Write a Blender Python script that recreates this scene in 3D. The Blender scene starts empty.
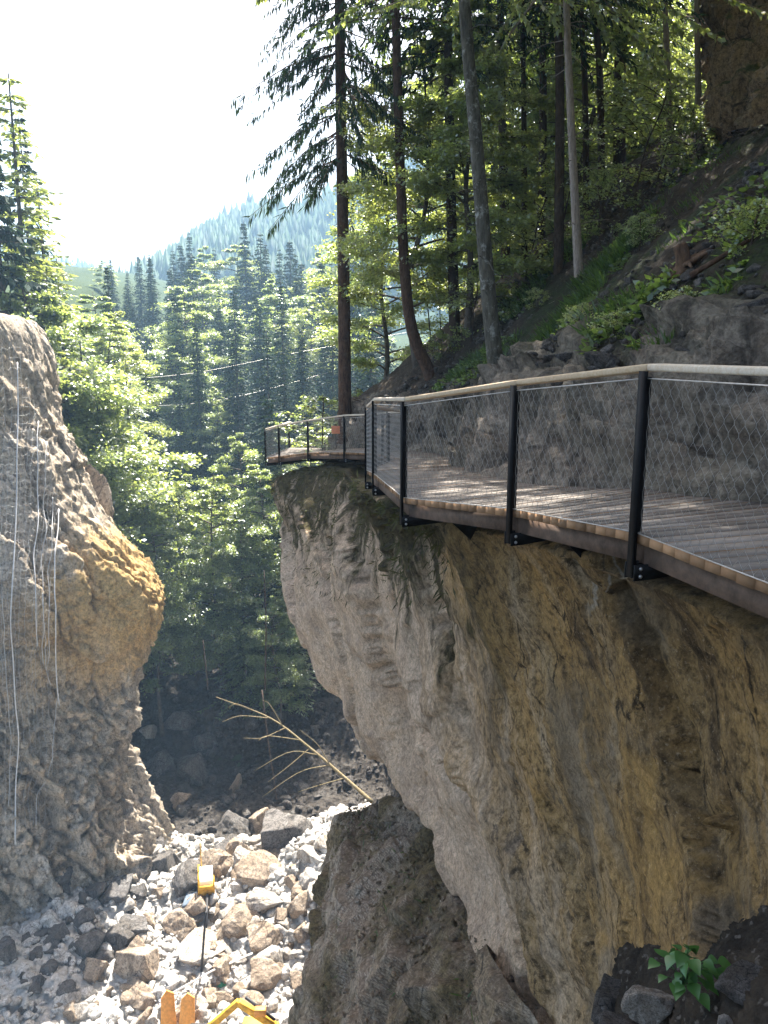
import bpy, math, random
import numpy as np
from mathutils import Vector
random.seed(7); rng = np.random.default_rng(7)
S = bpy.context.scene
COL = S.collection
R = math.radians

# ------------------------------------------------------------------ camera
F, CX, CY, TH = 796.0, 384.0, 512.0, R(11.5)
CAM = np.array([0.0, 0.0, 30.0])
cT, sT = math.cos(TH), math.sin(TH)
def ray(px, py):
    a = (px - CX) / F; b = -(py - CY) / F
    return np.array([a, cT + b * sT, -sT + b * cT])
def at(px, py, d):
    return CAM + ray(px, py) * d

cam = bpy.data.objects.new('camera', bpy.data.cameras.new('camera'))
COL.objects.link(cam)
cam.data.sensor_fit = 'VERTICAL'; cam.data.sensor_height = 36; cam.data.lens = 36 * F / 1024
cam.data.clip_start = 0.05; cam.data.clip_end = 6000
cam.location = CAM; cam.rotation_euler = (R(90) - TH, 0, 0)
S.camera = cam

# ------------------------------------------------------------------ noise
def _h(ix, iy, iz, seed):
    n = (ix.astype(np.int64) * 374761393 + iy.astype(np.int64) * 668265263 + iz.astype(np.int64) * 1440662683 + seed * 974634221) & 0xffffffff
    n = ((n ^ (n >> 13)) * 1274126177) & 0xffffffff
    n = ((n ^ (n >> 16)) * 2246822519) & 0xffffffff
    n = n ^ (n >> 15)
    return (n & 0xffffff) / float(0x1000000)
def vn(P, seed=0):
    i = np.floor(P).astype(np.int64); f = P - i
    u = f * f * f * (f * (f * 6 - 15) + 10)
    r = 0
    for dx in (0, 1):
        for dy in (0, 1):
            for dz in (0, 1):
                w = (u[:, 0] if dx else 1 - u[:, 0]) * (u[:, 1] if dy else 1 - u[:, 1]) * (u[:, 2] if dz else 1 - u[:, 2])
                r = r + w * _h(i[:, 0] + dx, i[:, 1] + dy, i[:, 2] + dz, seed)
    return r * 2 - 1
ROT = np.array([[0.00, 0.80, 0.60], [-0.80, 0.36, -0.48], [-0.60, -0.48, 0.64]])
def fbm(P, o=4, seed=0, ridged=False):
    a, s, t = 1.0, 0, 0
    for k in range(o):
        n = vn(P, seed + k)
        if ridged: n = 1 - 2 * np.abs(n)
        s = s + a * n; t += a
        P = (P @ ROT) * 2.03; a *= 0.5
    return s / t
def voro(P, seed=0):
    i = np.floor(P).astype(np.int64)
    f1 = np.full(len(P), 9.0); f2 = np.full(len(P), 9.0); cid = np.zeros(len(P))
    for dx in (-1, 0, 1):
        for dy in (-1, 0, 1):
            for dz in (-1, 0, 1):
                c = i + (dx, dy, dz)
                q = np.stack([c[:, k] + _h(c[:, 0], c[:, 1], c[:, 2], seed + 11 * k) for k in range(3)], 1)
                d = np.linalg.norm(q - P, axis=1)
                m = d < f1
                f2 = np.where(m, f1, np.minimum(f2, d))
                cid = np.where(m, _h(c[:, 0], c[:, 1], c[:, 2], seed + 77), cid)
                f1 = np.where(m, d, f1)
    return f1, f2, cid
def facet(P, seed, tilt=.6, step=.25):
    """fracture faces: every cell of a 3-D Voronoi diagram is one tilted plane"""
    i = np.floor(P).astype(np.int64)
    f1 = np.full(len(P), 9.0); f2 = np.full(len(P), 9.0); out = np.zeros(len(P))
    for dx in (-1, 0, 1):
        for dy in (-1, 0, 1):
            for dz in (-1, 0, 1):
                c = i + (dx, dy, dz)
                q = np.stack([c[:, k] + _h(c[:, 0], c[:, 1], c[:, 2], seed + 11 * k) for k in range(3)], 1)
                t = np.stack([_h(c[:, 0], c[:, 1], c[:, 2], seed + 50 + 7 * k) - .5 for k in range(3)], 1) * 2
                d = np.linalg.norm(q - P, axis=1); m = d < f1
                f2 = np.where(m, f1, np.minimum(f2, d))
                out = np.where(m, tilt * ((P - q) * t).sum(1) + step * (_h(c[:, 0], c[:, 1], c[:, 2], seed + 91) - .5), out)
                f1 = np.where(m, d, f1)
    return out, f2 - f1
def sstep(a, b, x):
    t = np.clip((x - a) / (b - a), 0, 1); return t * t * (3 - 2 * t)
def unit(v):
    v = np.asarray(v, float); return v / np.maximum(np.linalg.norm(v, axis=-1, keepdims=True), 1e-9)

def blur(A, k):
    for ax in (0, 1):
        pad = [(0, 0)] * A.ndim; pad[ax] = (k, k); B = np.cumsum(np.pad(A, pad, 'edge'), axis=ax); n = A.shape[ax]
        B = np.concatenate([np.zeros_like(np.take(B, [0], ax)), B], ax)
        A = (np.take(B, range(2 * k + 1, 2 * k + 1 + n), ax) - np.take(B, range(0, n), ax)) / (2 * k + 1)
    return A
# ------------------------------------------------------------------ objects
def tag(o, label=None, cat=None, group=None, kind=None):
    if label: o['label'] = label
    if cat: o['category'] = cat
    if group: o['group'] = group
    if kind: o['kind'] = kind
    return o
def empty(name, loc=(0, 0, 0), label=None, cat=None, group=None):
    o = bpy.data.objects.new(name, None); COL.objects.link(o)
    o.empty_display_size = 0.2
    o.location = [float(c) for c in loc]
    return tag(o, label, cat, group)
def mesh_np(name, V, F_, mat, parent=None, smooth=False):
    """F_ : list of int arrays (n,3) / (n,4)"""
    V = np.asarray(V, np.float32)
    if isinstance(F_, np.ndarray): F_ = [F_]
    F_ = [f for f in F_ if len(f)]
    me = bpy.data.meshes.new(name)
    me.vertices.add(len(V)); me.vertices.foreach_set('co', V.ravel())
    nl = sum(f.size for f in F_); npol = sum(len(f) for f in F_)
    me.loops.add(nl); me.polygons.add(npol)
    me.loops.foreach_set('vertex_index', np.concatenate([f.ravel() for f in F_]).astype(np.int32))
    tot = np.concatenate([np.full(len(f), f.shape[1]) for f in F_])
    st = np.concatenate([[0], np.cumsum(tot)[:-1]]).astype(np.int32)
    me.polygons.foreach_set('loop_start', st)
    if smooth: me.polygons.foreach_set('use_smooth', np.ones(npol, bool))
    me.update(calc_edges=True); me.validate()
    if mat: me.materials.append(mat)
    o = bpy.data.objects.new(name, me); COL.objects.link(o)
    if parent:
        o.parent = parent
    return o
class MB:
    def __init__(s): s.V = []; s.Q = []; s.T = []; s.n = 0
    def add(s, V, Q=None, T=None):
        V = np.asarray(V, float).reshape(-1, 3)
        if Q is not None and len(Q): s.Q.append(np.asarray(Q) + s.n)
        if T is not None and len(T): s.T.append(np.asarray(T) + s.n)
        s.V.append(V); s.n += len(V); return s
    def hexa(s, c8):  # 8 corners: bottom ring 0-3, top ring 4-7
        return s.add(c8, [[3, 2, 1, 0], [4, 5, 6, 7], [0, 1, 5, 4], [1, 2, 6, 5], [2, 3, 7, 6], [3, 0, 4, 7]])
    def box(s, c, hx, hy, hz, ax=(1, 0, 0), ay=(0, 1, 0), az=(0, 0, 1)):
        c = np.asarray(c, float); X = np.asarray(ax, float) * hx; Y = np.asarray(ay, float) * hy; Z = np.asarray(az, float) * hz
        return s.hexa([c - X - Y - Z, c + X - Y - Z, c + X + Y - Z, c - X + Y - Z, c - X - Y + Z, c + X - Y + Z, c + X + Y + Z, c - X + Y + Z])
    def bar(s, p, q, w, h, up=(0, 0, 1)):
        p = np.asarray(p, float); q = np.asarray(q, float); d = unit(q - p)
        sd = unit(np.cross(d, up)); u = np.cross(sd, d)
        return s.box((p + q) / 2, np.linalg.norm(q - p) / 2, w / 2, h / 2, d, sd, u)
    def tube(s, P, r, n=6, cap=True):
        P = np.asarray(P, float); m = len(P); r = np.broadcast_to(np.asarray(r, float), (m,))
        d = np.zeros_like(P); d[1:-1] = P[2:] - P[:-2]; d[0] = P[1] - P[0]; d[-1] = P[-1] - P[-2]; d = unit(d)
        ref = np.array([0, 0, 1.0]) if abs(d[0, 2]) < 0.8 else np.array([1.0, 0, 0])
        a = unit(np.cross(d, ref)); b = np.cross(d, a)
        t = np.arange(n) * 2 * math.pi / n
        V = P[:, None] + (a[:, None] * np.cos(t)[None, :, None] + b[:, None] * np.sin(t)[None, :, None]) * r[:, None, None]
        i = np.arange(m - 1)[:, None] * n; k = np.arange(n)[None]; k2 = (k + 1) % n
        Q = np.stack([i + k, i + k2, i + n + k2, i + n + k], -1).reshape(-1, 4)
        T = None
        if cap:
            V = np.concatenate([V.reshape(-1, 3), P[:1], P[-1:]]); e = m * n
            T = [[e, (j + 1) % n, j] for j in range(n)] + [[e + 1, (m - 1) * n + j, (m - 1) * n + (j + 1) % n] for j in range(n)]
        return s.add(V, Q, T)
    def prism(s, pts, th, ax, ay, az, o):
        """polygon pts in (ax, az) plane, extruded +-th/2 along ay"""
        o = np.asarray(o, float); ax, ay, az = map(lambda v: np.asarray(v, float), (ax, ay, az))
        n = len(pts)
        A = [o + ax * x + az * z - ay * th / 2 for x, z in pts]; B = [o + ax * x + az * z + ay * th / 2 for x, z in pts]
        T = [[0, j, j + 1] for j in range(1, n - 1)] + [[n, n + j + 1, n + j] for j in range(1, n - 1)]
        Q = [[j, n + j, n + (j + 1) % n, (j + 1) % n] for j in range(n)]
        return s.add(A + B, Q, T)
    def build(s, name, mat, parent=None, smooth=False):
        V = np.concatenate(s.V)
        Fs = []
        if s.Q: Fs.append(np.concatenate(s.Q))
        if s.T: Fs.append(np.concatenate(s.T))
        return mesh_np(name, V, Fs, mat, parent, smooth)
def bevel(o, w, seg=2):
    m = o.modifiers.new('bevel', 'BEVEL'); m.width = w; m.segments = seg; m.limit_method = 'ANGLE'; return o
def copy_tree(o, parent=None):
    c = o.copy(); COL.objects.link(c)
    if parent: c.parent = parent
    for ch in list(o.children): copy_tree(ch, c)
    return c
def world(o, p): return p

# ------------------------------------------------------------------ materials
def mat(name):
    m = bpy.data.materials.new(name); m.use_nodes = True
    nt = m.node_tree; nt.nodes.clear()
    out = nt.nodes.new('ShaderNodeOutputMaterial')
    return m, nt, out
class G:
    """tiny node-graph helper"""
    def __init__(s, nt): s.nt = nt
    def n(s, t, **k):
        x = s.nt.nodes.new('ShaderNode' + t)
        for a, v in k.items(): setattr(x, a, v)
        return x
    def l(s, a, b): s.nt.links.new(a, b)
    def put(s, sock, v):
        if hasattr(v, 'is_linked'): s.l(v, sock)
        elif isinstance(v, (tuple, list)) and len(v) == 3 and sock.type == 'RGBA': sock.default_value = (*v, 1)
        else: sock.default_value = v
    def noise(s, vec, scale, detail=5, rough=0.6, dist=0.0):
        x = s.n('TexNoise'); s.l(vec, x.inputs['Vector'])
        x.inputs['Scale'].default_value = scale; x.inputs['Detail'].default_value = detail
        x.inputs['Roughness'].default_value = rough; x.inputs['Distortion'].default_value = dist
        return x.outputs['Fac']
    def voro(s, vec, scale, feature='F1', out='Distance', rnd=1.0):
        x = s.n('TexVoronoi', feature=feature); s.l(vec, x.inputs['Vector']); x.inputs['Scale'].default_value = scale
        x.inputs['Randomness'].default_value = rnd
        return x.outputs[out]
    def ramp(s, fac, pts):
        x = s.n('ValToRGB'); s.l(fac, x.inputs[0]); e = x.color_ramp.elements
        while len(e) > 1: e.remove(e[-1])
        e[0].position = pts[0][0]; c = pts[0][1]; e[0].color = (*c, 1) if isinstance(c, tuple) else (c, c, c, 1)
        for p, c in pts[1:]:
            k = e.new(p); k.color = (*c, 1) if isinstance(c, tuple) else (c, c, c, 1)
        return x.outputs[0]
    def mix(s, fac, a, b, blend='MIX'):
        x = s.n('Mix', data_type='RGBA', blend_type=blend)
        s.put(x.inputs[0], fac); s.put(x.inputs[6], a); s.put(x.inputs[7], b); return x.outputs[2]
    def math(s, op, a, b=0.5, clamp=False):
        x = s.n('Math', operation=op, use_clamp=clamp); s.put(x.inputs[0], a); s.put(x.inputs[1], b); return x.outputs[0]
    def vmap(s, vec, scale=(1, 1, 1), rot=(0, 0, 0), loc=(0, 0, 0)):
        x = s.n('Mapping'); s.l(vec, x.inputs[0]); x.inputs['Scale'].default_value = scale; x.inputs['Rotation'].default_value = rot; x.inputs['Location'].default_value = loc
        return x.outputs[0]
    def range(s, v, a, b, c=0.0, d=1.0):
        x = s.n('MapRange'); s.put(x.inputs[0], v); x.inputs[1].default_value = a; x.inputs[2].default_value = b; x.inputs[3].default_value = c; x.inputs[4].default_value = d
        return x.outputs[0]
    def bump(s, h, strength, dist, prev=None):
        x = s.n('Bump'); s.l(h, x.inputs['Height']); x.inputs['Strength'].default_value = strength; x.inputs['Distance'].default_value = dist
        if prev: s.l(prev, x.inputs['Normal'])
        return x.outputs[0]
    def principled(s, out, color, rough=0.85, bump=None, metal=0.0, spec=0.3):
        p = s.n('BsdfPrincipled'); s.put(p.inputs['Base Color'], color); s.put(p.inputs['Roughness'], rough)
        p.inputs['Metallic'].default_value = metal; p.inputs['Specular IOR Level'].default_value = spec
        if bump: s.l(bump, p.inputs['Normal'])
        s.l(p.outputs[0], out.inputs[0]); return p

def rock_mat(name, base, stain, dark, pale, streak_rot=(0, 0, 0), scale=1.0, moss=None, objspace=False, patch=None, moss_bias=0.62, extra=None, grain=1.0, flow=False, crack_amt=.75):
    m, nt, out = mat(name); g = G(nt)
    if objspace:
        tc = g.n('TexCoord'); oi = g.n('ObjectInfo')
        ad = g.n('VectorMath', operation='ADD'); g.l(tc.outputs['Object'], ad.inputs[0])
        mu = g.n('VectorMath', operation='SCALE'); cb = g.n('CombineXYZ')
        for k in range(3): g.l(oi.outputs['Random'], cb.inputs[k])
        g.l(cb.outputs[0], mu.inputs[0]); mu.inputs['Scale'].default_value = 37.0
        g.l(mu.outputs[0], ad.inputs[1]); pos = ad.outputs[0]
    else:
        geo = g.n('NewGeometry'); pos = geo.outputs['Position']
    geo2 = g.n('NewGeometry'); sx = g.n('SeparateXYZ'); g.l(geo2.outputs['Normal'], sx.inputs[0])
    fa = g.n('Attribute', attribute_name='flow').outputs['Vector'] if flow else None
    st = fa if flow else g.vmap(pos, (1.0, 1.0, 0.22), streak_rot)
    big = g.noise(st, 0.35 * scale, 6, 0.65, 1.2)
    med = g.noise(st, 1.3 * scale, 7, 0.7, 0.8)
    fine = g.noise(pos, 9 * scale, 6, 0.75)
    c = g.mix(g.ramp(big, [(0.36, 0.0), (0.62, 1.0)]), base, stain)
    c = g.mix(g.ramp(med, [(0.5, 0.0), (0.68, 0.85)]), c, pale)
    c = g.mix(g.ramp(g.noise(g.vmap(fa, (1, .8, 1)) if flow else g.vmap(pos, (1, 1, 0.12), streak_rot), 1.1 * scale, 6, 0.7, 1.0), [(0.52, 0.0), (0.66, 0.9)]), c, dark)
    cr = g.voro(g.vmap(fa, (.9, .6, .9)) if flow else g.vmap(pos, (1, 1, 0.45), streak_rot), 1.6 * scale, 'DISTANCE_TO_EDGE')
    wob = g.math('ADD', cr, g.math('MULTIPLY', fine, 0.10))
    crack = g.ramp(wob, [(0.055, 1.0), (0.085, 0.0)])
    crm = g.math('MULTIPLY', crack, g.ramp(g.noise(pos, 0.5 * scale, 3), [(0.44, 0.0), (0.58, crack_amt)]))
    c = g.mix(crm, c, tuple(x * 0.35 for x in dark))
    c = g.mix(g.ramp(fine, [(0.38, 0.75), (0.52, 0.0)]), c, tuple(x * 0.6 for x in dark))
    if flow:
        fc = g.voro(g.vmap(fa, (1, .45, 1)), 4.6 * scale, 'DISTANCE_TO_EDGE')
        fcm = g.math('MULTIPLY', g.ramp(g.math('ADD', fc, g.math('MULTIPLY', fine, .16)), [(.085, 1.0), (.11, 0.0)]), g.ramp(g.noise(pos, .9 * scale, 4, .7), [(.46, 0.0), (.56, .85)]))
        c = g.mix(fcm, c, tuple(x * .3 for x in dark))
    sp = g.noise(pos, 38 * scale, 3, 0.7)
    c = g.mix(g.ramp(sp, [(0.58, 0.0), (0.72, 0.5)]), c, tuple(min(.75, x * 1.35) for x in pale))
    if patch:
        for (pp, rad, col, fac) in patch:
            v = g.n('VectorMath', operation='DISTANCE'); g.l(pos, v.inputs[0]); v.inputs[1].default_value = tuple(pp)
            dd = g.math('ADD', v.outputs['Value'], g.math('MULTIPLY', g.math('SUBTRACT', med, 0.5), rad * 1.3))
            k = g.range(dd, rad * 0.55, rad, fac, 0.0)
            c = g.mix(k, c, g.mix(g.ramp(fine, [(0.35, 0.0), (0.6, 1.0)]), tuple(x * 0.55 for x in col), col))
    if extra: c = extra(g, pos, c, med, fine)
    grit = g.noise(g.vmap(pos, (1, 1, .7), streak_rot), 22 * scale, 8, 0.85, .5)
    c = g.mix(1.0, c, g.ramp(grit, [(0.35, 0.42), (0.50, 1.0), (0.65, 1.42)]), 'MULTIPLY')
    if moss:
        mm = g.math('ADD', g.math('MULTIPLY', sx.outputs[2], 0.32), g.noise(pos, 1.1 * scale, 5, 0.7))
        k = g.ramp(mm, [(moss_bias, 0.0), (moss_bias + 0.12, 0.9)])
        c = g.mix(k, c, g.mix(g.ramp(fine, [(0.35, 0.0), (0.6, 1.0)]), tuple(x * 0.4 for x in moss), moss))
    h1 = g.noise(g.vmap(fa, (1, 1, 1)) if flow else g.vmap(pos, (1, 1, 0.4), streak_rot), 2.2 * scale, 9, 0.72, 0.6)
    b = g.bump(h1, .9, 0.22 / scale * grain)
    b = g.bump(g.noise(pos, 11 * scale, 8, 0.8), .9, 0.05 / scale * grain, b)
    b = g.bump(wob, 0.35, 0.15 / scale, b)
    b = g.bump(grit, 0.8, 0.03 / scale, b)
    g.principled(out, c, 0.92, b, spec=0.12)
    return m

def leaf_mat(name, col, trans, tint, gloss=0.06, rough=0.45, tmix=0.5):
    m, nt, out = mat(name); g = G(nt)
    oi = g.n('ObjectInfo'); geo = g.n('NewGeometry')
    nz = g.noise(geo.outputs['Position'], 0.55, 3, 0.6)
    f = g.math('ADD', g.math('MULTIPLY', oi.outputs['Random'], 0.5), g.math('MULTIPLY', nz, 0.8))
    k = g.ramp(f, [(0.35, 0.0), (0.95, 1.0)])
    c1 = g.mix(k, col, tuple(a * b for a, b in zip(col, tint)))
    c2 = g.mix(k, trans, tuple(a * b for a, b in zip(trans, tint)))
    isl = g.ramp(geo.outputs['Random Per Island'], [(0.0, 0.55), (1.0, 1.3)])
    c1 = g.mix(1.0, c1, isl, 'MULTIPLY'); c2 = g.mix(1.0, c2, isl, 'MULTIPLY')
    d = g.n('BsdfDiffuse'); g.l(c1, d.inputs[0])
    t = g.n('BsdfTranslucent'); g.l(c2, t.inputs[0])
    gl = g.n('BsdfGlossy'); gl.inputs['Color'].default_value = (.9, .95, 1, 1); gl.inputs['Roughness'].default_value = rough
    mx = g.n('MixShader'); mx.inputs[0].default_value = tmix; g.l(d.outputs[0], mx.inputs[1]); g.l(t.outputs[0], mx.inputs[2])
    m2 = g.n('MixShader'); m2.inputs[0].default_value = gloss; g.l(mx.outputs[0], m2.inputs[1]); g.l(gl.outputs[0], m2.inputs[2])
    g.l(m2.outputs[0], out.inputs[0]); return m

def bark_mat(name, a, b, lich=(.30, .30, .26), amt=0.5, sc=1.0):
    m, nt, out = mat(name); g = G(nt)
    geo = g.n('NewGeometry'); pos = geo.outputs['Position']
    n1 = g.noise(g.vmap(pos, (1, 1, 0.25)), 14 * sc, 6, 0.75)
    c = g.mix(g.ramp(n1, [(0.38, 0.0), (0.62, 1.0)]), a, b)
    c = g.mix(g.ramp(g.noise(pos, 5 * sc, 5, 0.7), [(0.55, 0.0), (0.68, amt)]), c, lich)
    bp = g.bump(n1, 0.9, 0.03)
    g.principled(out, c, 0.9, bp, spec=0.15); return m

def simple(name, col, rough=0.6, metal=0.0, var=0.15, nsc=20, bumpd=0.002, spec=0.4):
    m, nt, out = mat(name); g = G(nt)
    geo = g.n('NewGeometry'); n1 = g.noise(geo.outputs['Position'], nsc, 5, 0.7)
    lo = tuple(x * (1 - 2 * var) for x in col); hi = tuple(min(1, x * (1 + 2 * var)) for x in col)
    c = g.mix(g.ramp(n1, [(0.3, 0.0), (0.7, 1.0)]), lo, hi)
    g.principled(out, c, rough, g.bump(n1, 0.4, bumpd), metal, spec); return m

def wood_mat(name, a, b, dark, grain_rot=(0, 0, 0), ends=None):
    m, nt, out = mat(name); g = G(nt)
    geo = g.n('NewGeometry'); pos = geo.outputs['Position']; isl = geo.outputs['Random Per Island']
    n1 = g.noise(g.vmap(pos, (2, 14, 14), grain_rot), 3.0, 6, 0.7, 0.4)
    n2 = g.noise(pos, 1.3, 4, 0.6)
    c = g.mix(g.ramp(n1, [(0.35, 0.0), (0.65, 1.0)]), a, b)
    c = g.mix(g.ramp(n2, [(0.5, 0.0), (0.7, 0.7)]), c, dark)
    c = g.mix(1.0, c, g.ramp(isl, [(0.0, 0.62), (1.0, 1.2)]), 'MULTIPLY')
    if ends:
        sx = g.n('SeparateXYZ'); g.l(geo.outputs['True Normal'], sx.inputs[0])
        e = g.mix(g.ramp(n2, [(.35, 0.0), (.65, 1.0)]), ends, tuple(x * .55 for x in ends)); e = g.mix(1.0, e, g.ramp(isl, [(0.0, 0.6), (1.0, 1.3)]), 'MULTIPLY')
        c = g.mix(g.ramp(g.math('ABSOLUTE', sx.outputs[2]), [(.4, 1.0), (.6, 0.0)]), c, e)
    g.principled(out, c, 0.8, g.bump(n1, 0.5, 0.004), spec=0.25); return m

M = {}
M['black'] = simple('black_steel', (.005, .005, .0055), .65, .0, .2, 30, .001, .15)
M['brown_steel'] = simple('brown_beam', (.11, .070, .048), .8, 0, .25, 9)
M['bolt'] = simple('bolt_steel', (.45, .45, .45), .4, .9, .1, 60)
M['wire'] = simple('wire_steel', (.40, .38, .35), .45, .6, .1, 30)
M['net'] = simple('net_wire', (.55, .55, .55), .5, .3, .15, 3)
M['plank'] = wood_mat('plank_wood', (.225, .20, .175), (.155, .13, .11), (.10, .08, .065), ends=(.36, .21, .11))
M['rail'] = wood_mat('rail_wood', (.74, .66, .54), (.60, .47, .33), (.46, .34, .23))
M['rail_tan'] = wood_mat('rail_wood_warm', (.68, .54, .37), (.56, .40, .24), (.40, .27, .16))
M['rail_end'] = wood_mat('rail_wood_tan', (.52, .36, .2), (.42, .27, .14), (.3, .19, .1))
M['bark_brown'] = bark_mat('bark_brown', (.030, .022, .016), (.085, .060, .045), (.15, .12, .10), .4)
M['bark_red'] = bark_mat('bark_red', (.040, .024, .016), (.12, .07, .045), (.16, .13, .11), .4)
M['bark_grey'] = bark_mat('bark_grey', (.045, .040, .030), (.13, .12, .095), (.36, .36, .33), .8, .8)
M['bark_pale'] = bark_mat('bark_pale', (.20, .16, .135), (.36, .30, .26), (.42, .38, .34), .5, 1.5)
M['bark_far'] = bark_mat('bark_far', (.06, .05, .042), (.14, .12, .10))
M['dead'] = bark_mat('dead_wood', (.13, .10, .055), (.27, .22, .13), (.32, .29, .24), .4)
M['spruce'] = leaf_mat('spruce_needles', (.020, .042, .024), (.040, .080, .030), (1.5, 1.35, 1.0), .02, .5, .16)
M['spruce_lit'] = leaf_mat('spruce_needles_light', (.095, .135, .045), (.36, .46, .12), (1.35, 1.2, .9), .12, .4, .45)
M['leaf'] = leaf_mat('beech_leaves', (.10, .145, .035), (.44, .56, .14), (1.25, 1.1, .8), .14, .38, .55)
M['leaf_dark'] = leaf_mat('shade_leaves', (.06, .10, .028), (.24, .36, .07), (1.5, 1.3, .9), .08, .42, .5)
M['stump'] = bark_mat('stump_wood', (.05, .03, .02), (.15, .09, .055), (.12, .10, .08), .4)
M['grass'] = leaf_mat('grass_blades', (.04, .085, .022), (.09, .17, .035), (1.5, 1.3, .8), .04, .5, .4)
M['herb'] = leaf_mat('herb_leaves', (.05, .14, .035), (.09, .22, .05), (1.2, 1.15, .9), .05, .4, .35)
M['yellow'] = simple('yellow_paint', (.62, .33, .03), .6, 0, .28, 2.5)
M['orange'] = simple('orange_board', (.62, .26, .05), .6, 0, .15, 8)
M['white_paint'] = simple('white_paint', (.78, .76, .72), .5, 0, .06, 6)
M['dark_metal'] = simple('dark_metal', (.03, .03, .032), .55, .3, .2, 12)
M['blue'] = simple('blue_sheet', (.12, .155, .20), .6, 0, .2, 6)
M['green'] = simple('green_plastic', (.02, .15, .085), .45, 0, .1, 6)
M['glass'] = simple('cab_glass', (.04, .05, .055), .1, 0, .1, 6, 0.0)
M['sign'] = simple('sign_orange', (.75, .25, .12), .6, 0, .08, 6)

# ------------------------------------------------------------------ terrain functions
XE = np.array([[-6, 4.6], [0, 4.3], [4, 3.75], [6.5, 3.25], [7.5, 2.55], [8.6, 2.0], [10.3, 1.6], [11.8, 1.15], [13.5, 1.0], [15.5, 1.3], [18.5, 1.7], [21, 1.2], [23, .7], [26, -.2], [29, -1.5], [33, -2.8], [36, -1.6], [40, 1.0], [50, 3.5], [60, 5.5], [100, 13], [200, 34], [1500, 300]])
ZD = np.array([[-6, 28.8], [5, 28.78], [7, 28.63], [9, 28.37], [11.7, 28.2], [13.8, 27.94], [17, 27.65], [22.9, 27.1], [27, 26.4], [31, 26.0], [36, 25.3], [60, 21], [100, 18], [200, 22], [1500, 90]])
def xe(y): return np.interp(y, XE[:, 0], XE[:, 1])
def zd(y): return np.interp(y, ZD[:, 0], ZD[:, 1])
def hz(x, y):
    """right-hand hillside above the walkway"""
    s = x - xe(y)
    return zd(y) - 0.25 + 1.25 * sstep(-0.15, 0.75, s) + .86 * np.maximum(s - 0.35, 0)
def hill_hit(px, py, d0=6.0, d1=90.0):
    r = ray(px, py); d = d0
    while d < d1:
        p = CAM + r * d
        if p[2] < hz(p[0], p[1]): return p, d
        d += 0.03
    return CAM + r * d1, d1
def gz(x, y):
    """gorge floor, bank behind it and the valley"""
    x = np.asarray(x, float); y = np.asarray(y, float)
    crest = sstep(27, 40.5, y) * (1 - sstep(41.5, 45.5, y))
    f = 0.2 + crest * (1.3 + 2.6 * sstep(-8, -2, x) - .5 * sstep(-12, -16, x))
    f = f - 1.5 * np.exp(-((x + 11.0 - .1 * (y - 50)) / 4.0) ** 2) * sstep(42, 46, y) * (1 - sstep(53, 58, y))
    f = f + 1.2 * sstep(-10, -19, x) * (1 - sstep(40, 50, y))
    bank = 0.50 * np.maximum(y - 52 + 0.25 * (x + 10), 0)
    bank = np.where(bank > 11, 11 + (bank - 11) * .16, bank)
    f = f + bank
    left = np.maximum((-x - 17 - .16 * np.maximum(y - 50, 0)), 0) * .95 * sstep(47, 58, y)
    left = np.where(left > 24, 24 + 14 * (1 - np.exp(-(np.maximum(left, 24) - 24) / 40)), left)
    xr = xe(y) + 4.5 * (1 - sstep(42, 56, y)); right = np.maximum(zd(y) + np.where(x < xr, 4.5, .9) * (x - xr), 0) * sstep(31, 40, y)
    b = np.maximum(f + left, right * sstep(33, 42, y))
    return b

# ------------------------------------------------------------------ grid surfaces
def cr(P, n):
    """Catmull-Rom resample along axis 0 to n samples"""
    P = np.asarray(P, float); k = len(P)
    t = np.linspace(0, k - 1, n); i = np.clip(np.floor(t).astype(int), 0, k - 2); f = (t - i).reshape((-1,) + (1,) * (P.ndim - 1))
    g = lambda j: P[np.clip(j, 0, k - 1)]
    a = np.where((i - 1 < 0).reshape(f.shape), 2 * g(i) - g(i + 1), g(i - 1))
    b, c = g(i), g(i + 1)
    d = np.where((i + 2 > k - 1).reshape(f.shape), 2 * g(i + 1) - g(i), g(i + 2))
    return 0.5 * (2 * b + (c - a) * f + (2 * a - 5 * b + 4 * c - d) * f ** 2 + (3 * b - a - 3 * c + d) * f ** 3)
def quads(nr, nc):
    i = np.arange(nr - 1)[:, None] * nc; j = np.arange(nc - 1)[None]
    return np.stack([i + j, i + j + 1, i + nc + j + 1, i + nc + j], -1).reshape(-1, 4)
def gnormals(Gd):
    a = np.gradient(Gd, axis=0); b = np.gradient(Gd, axis=1)
    return unit(np.cross(a, b))
def surf(ctrl, nr, nc):
    return np.swapaxes(cr(np.swapaxes(cr(ctrl, nr), 0, 1), nc), 0, 1)

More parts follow.
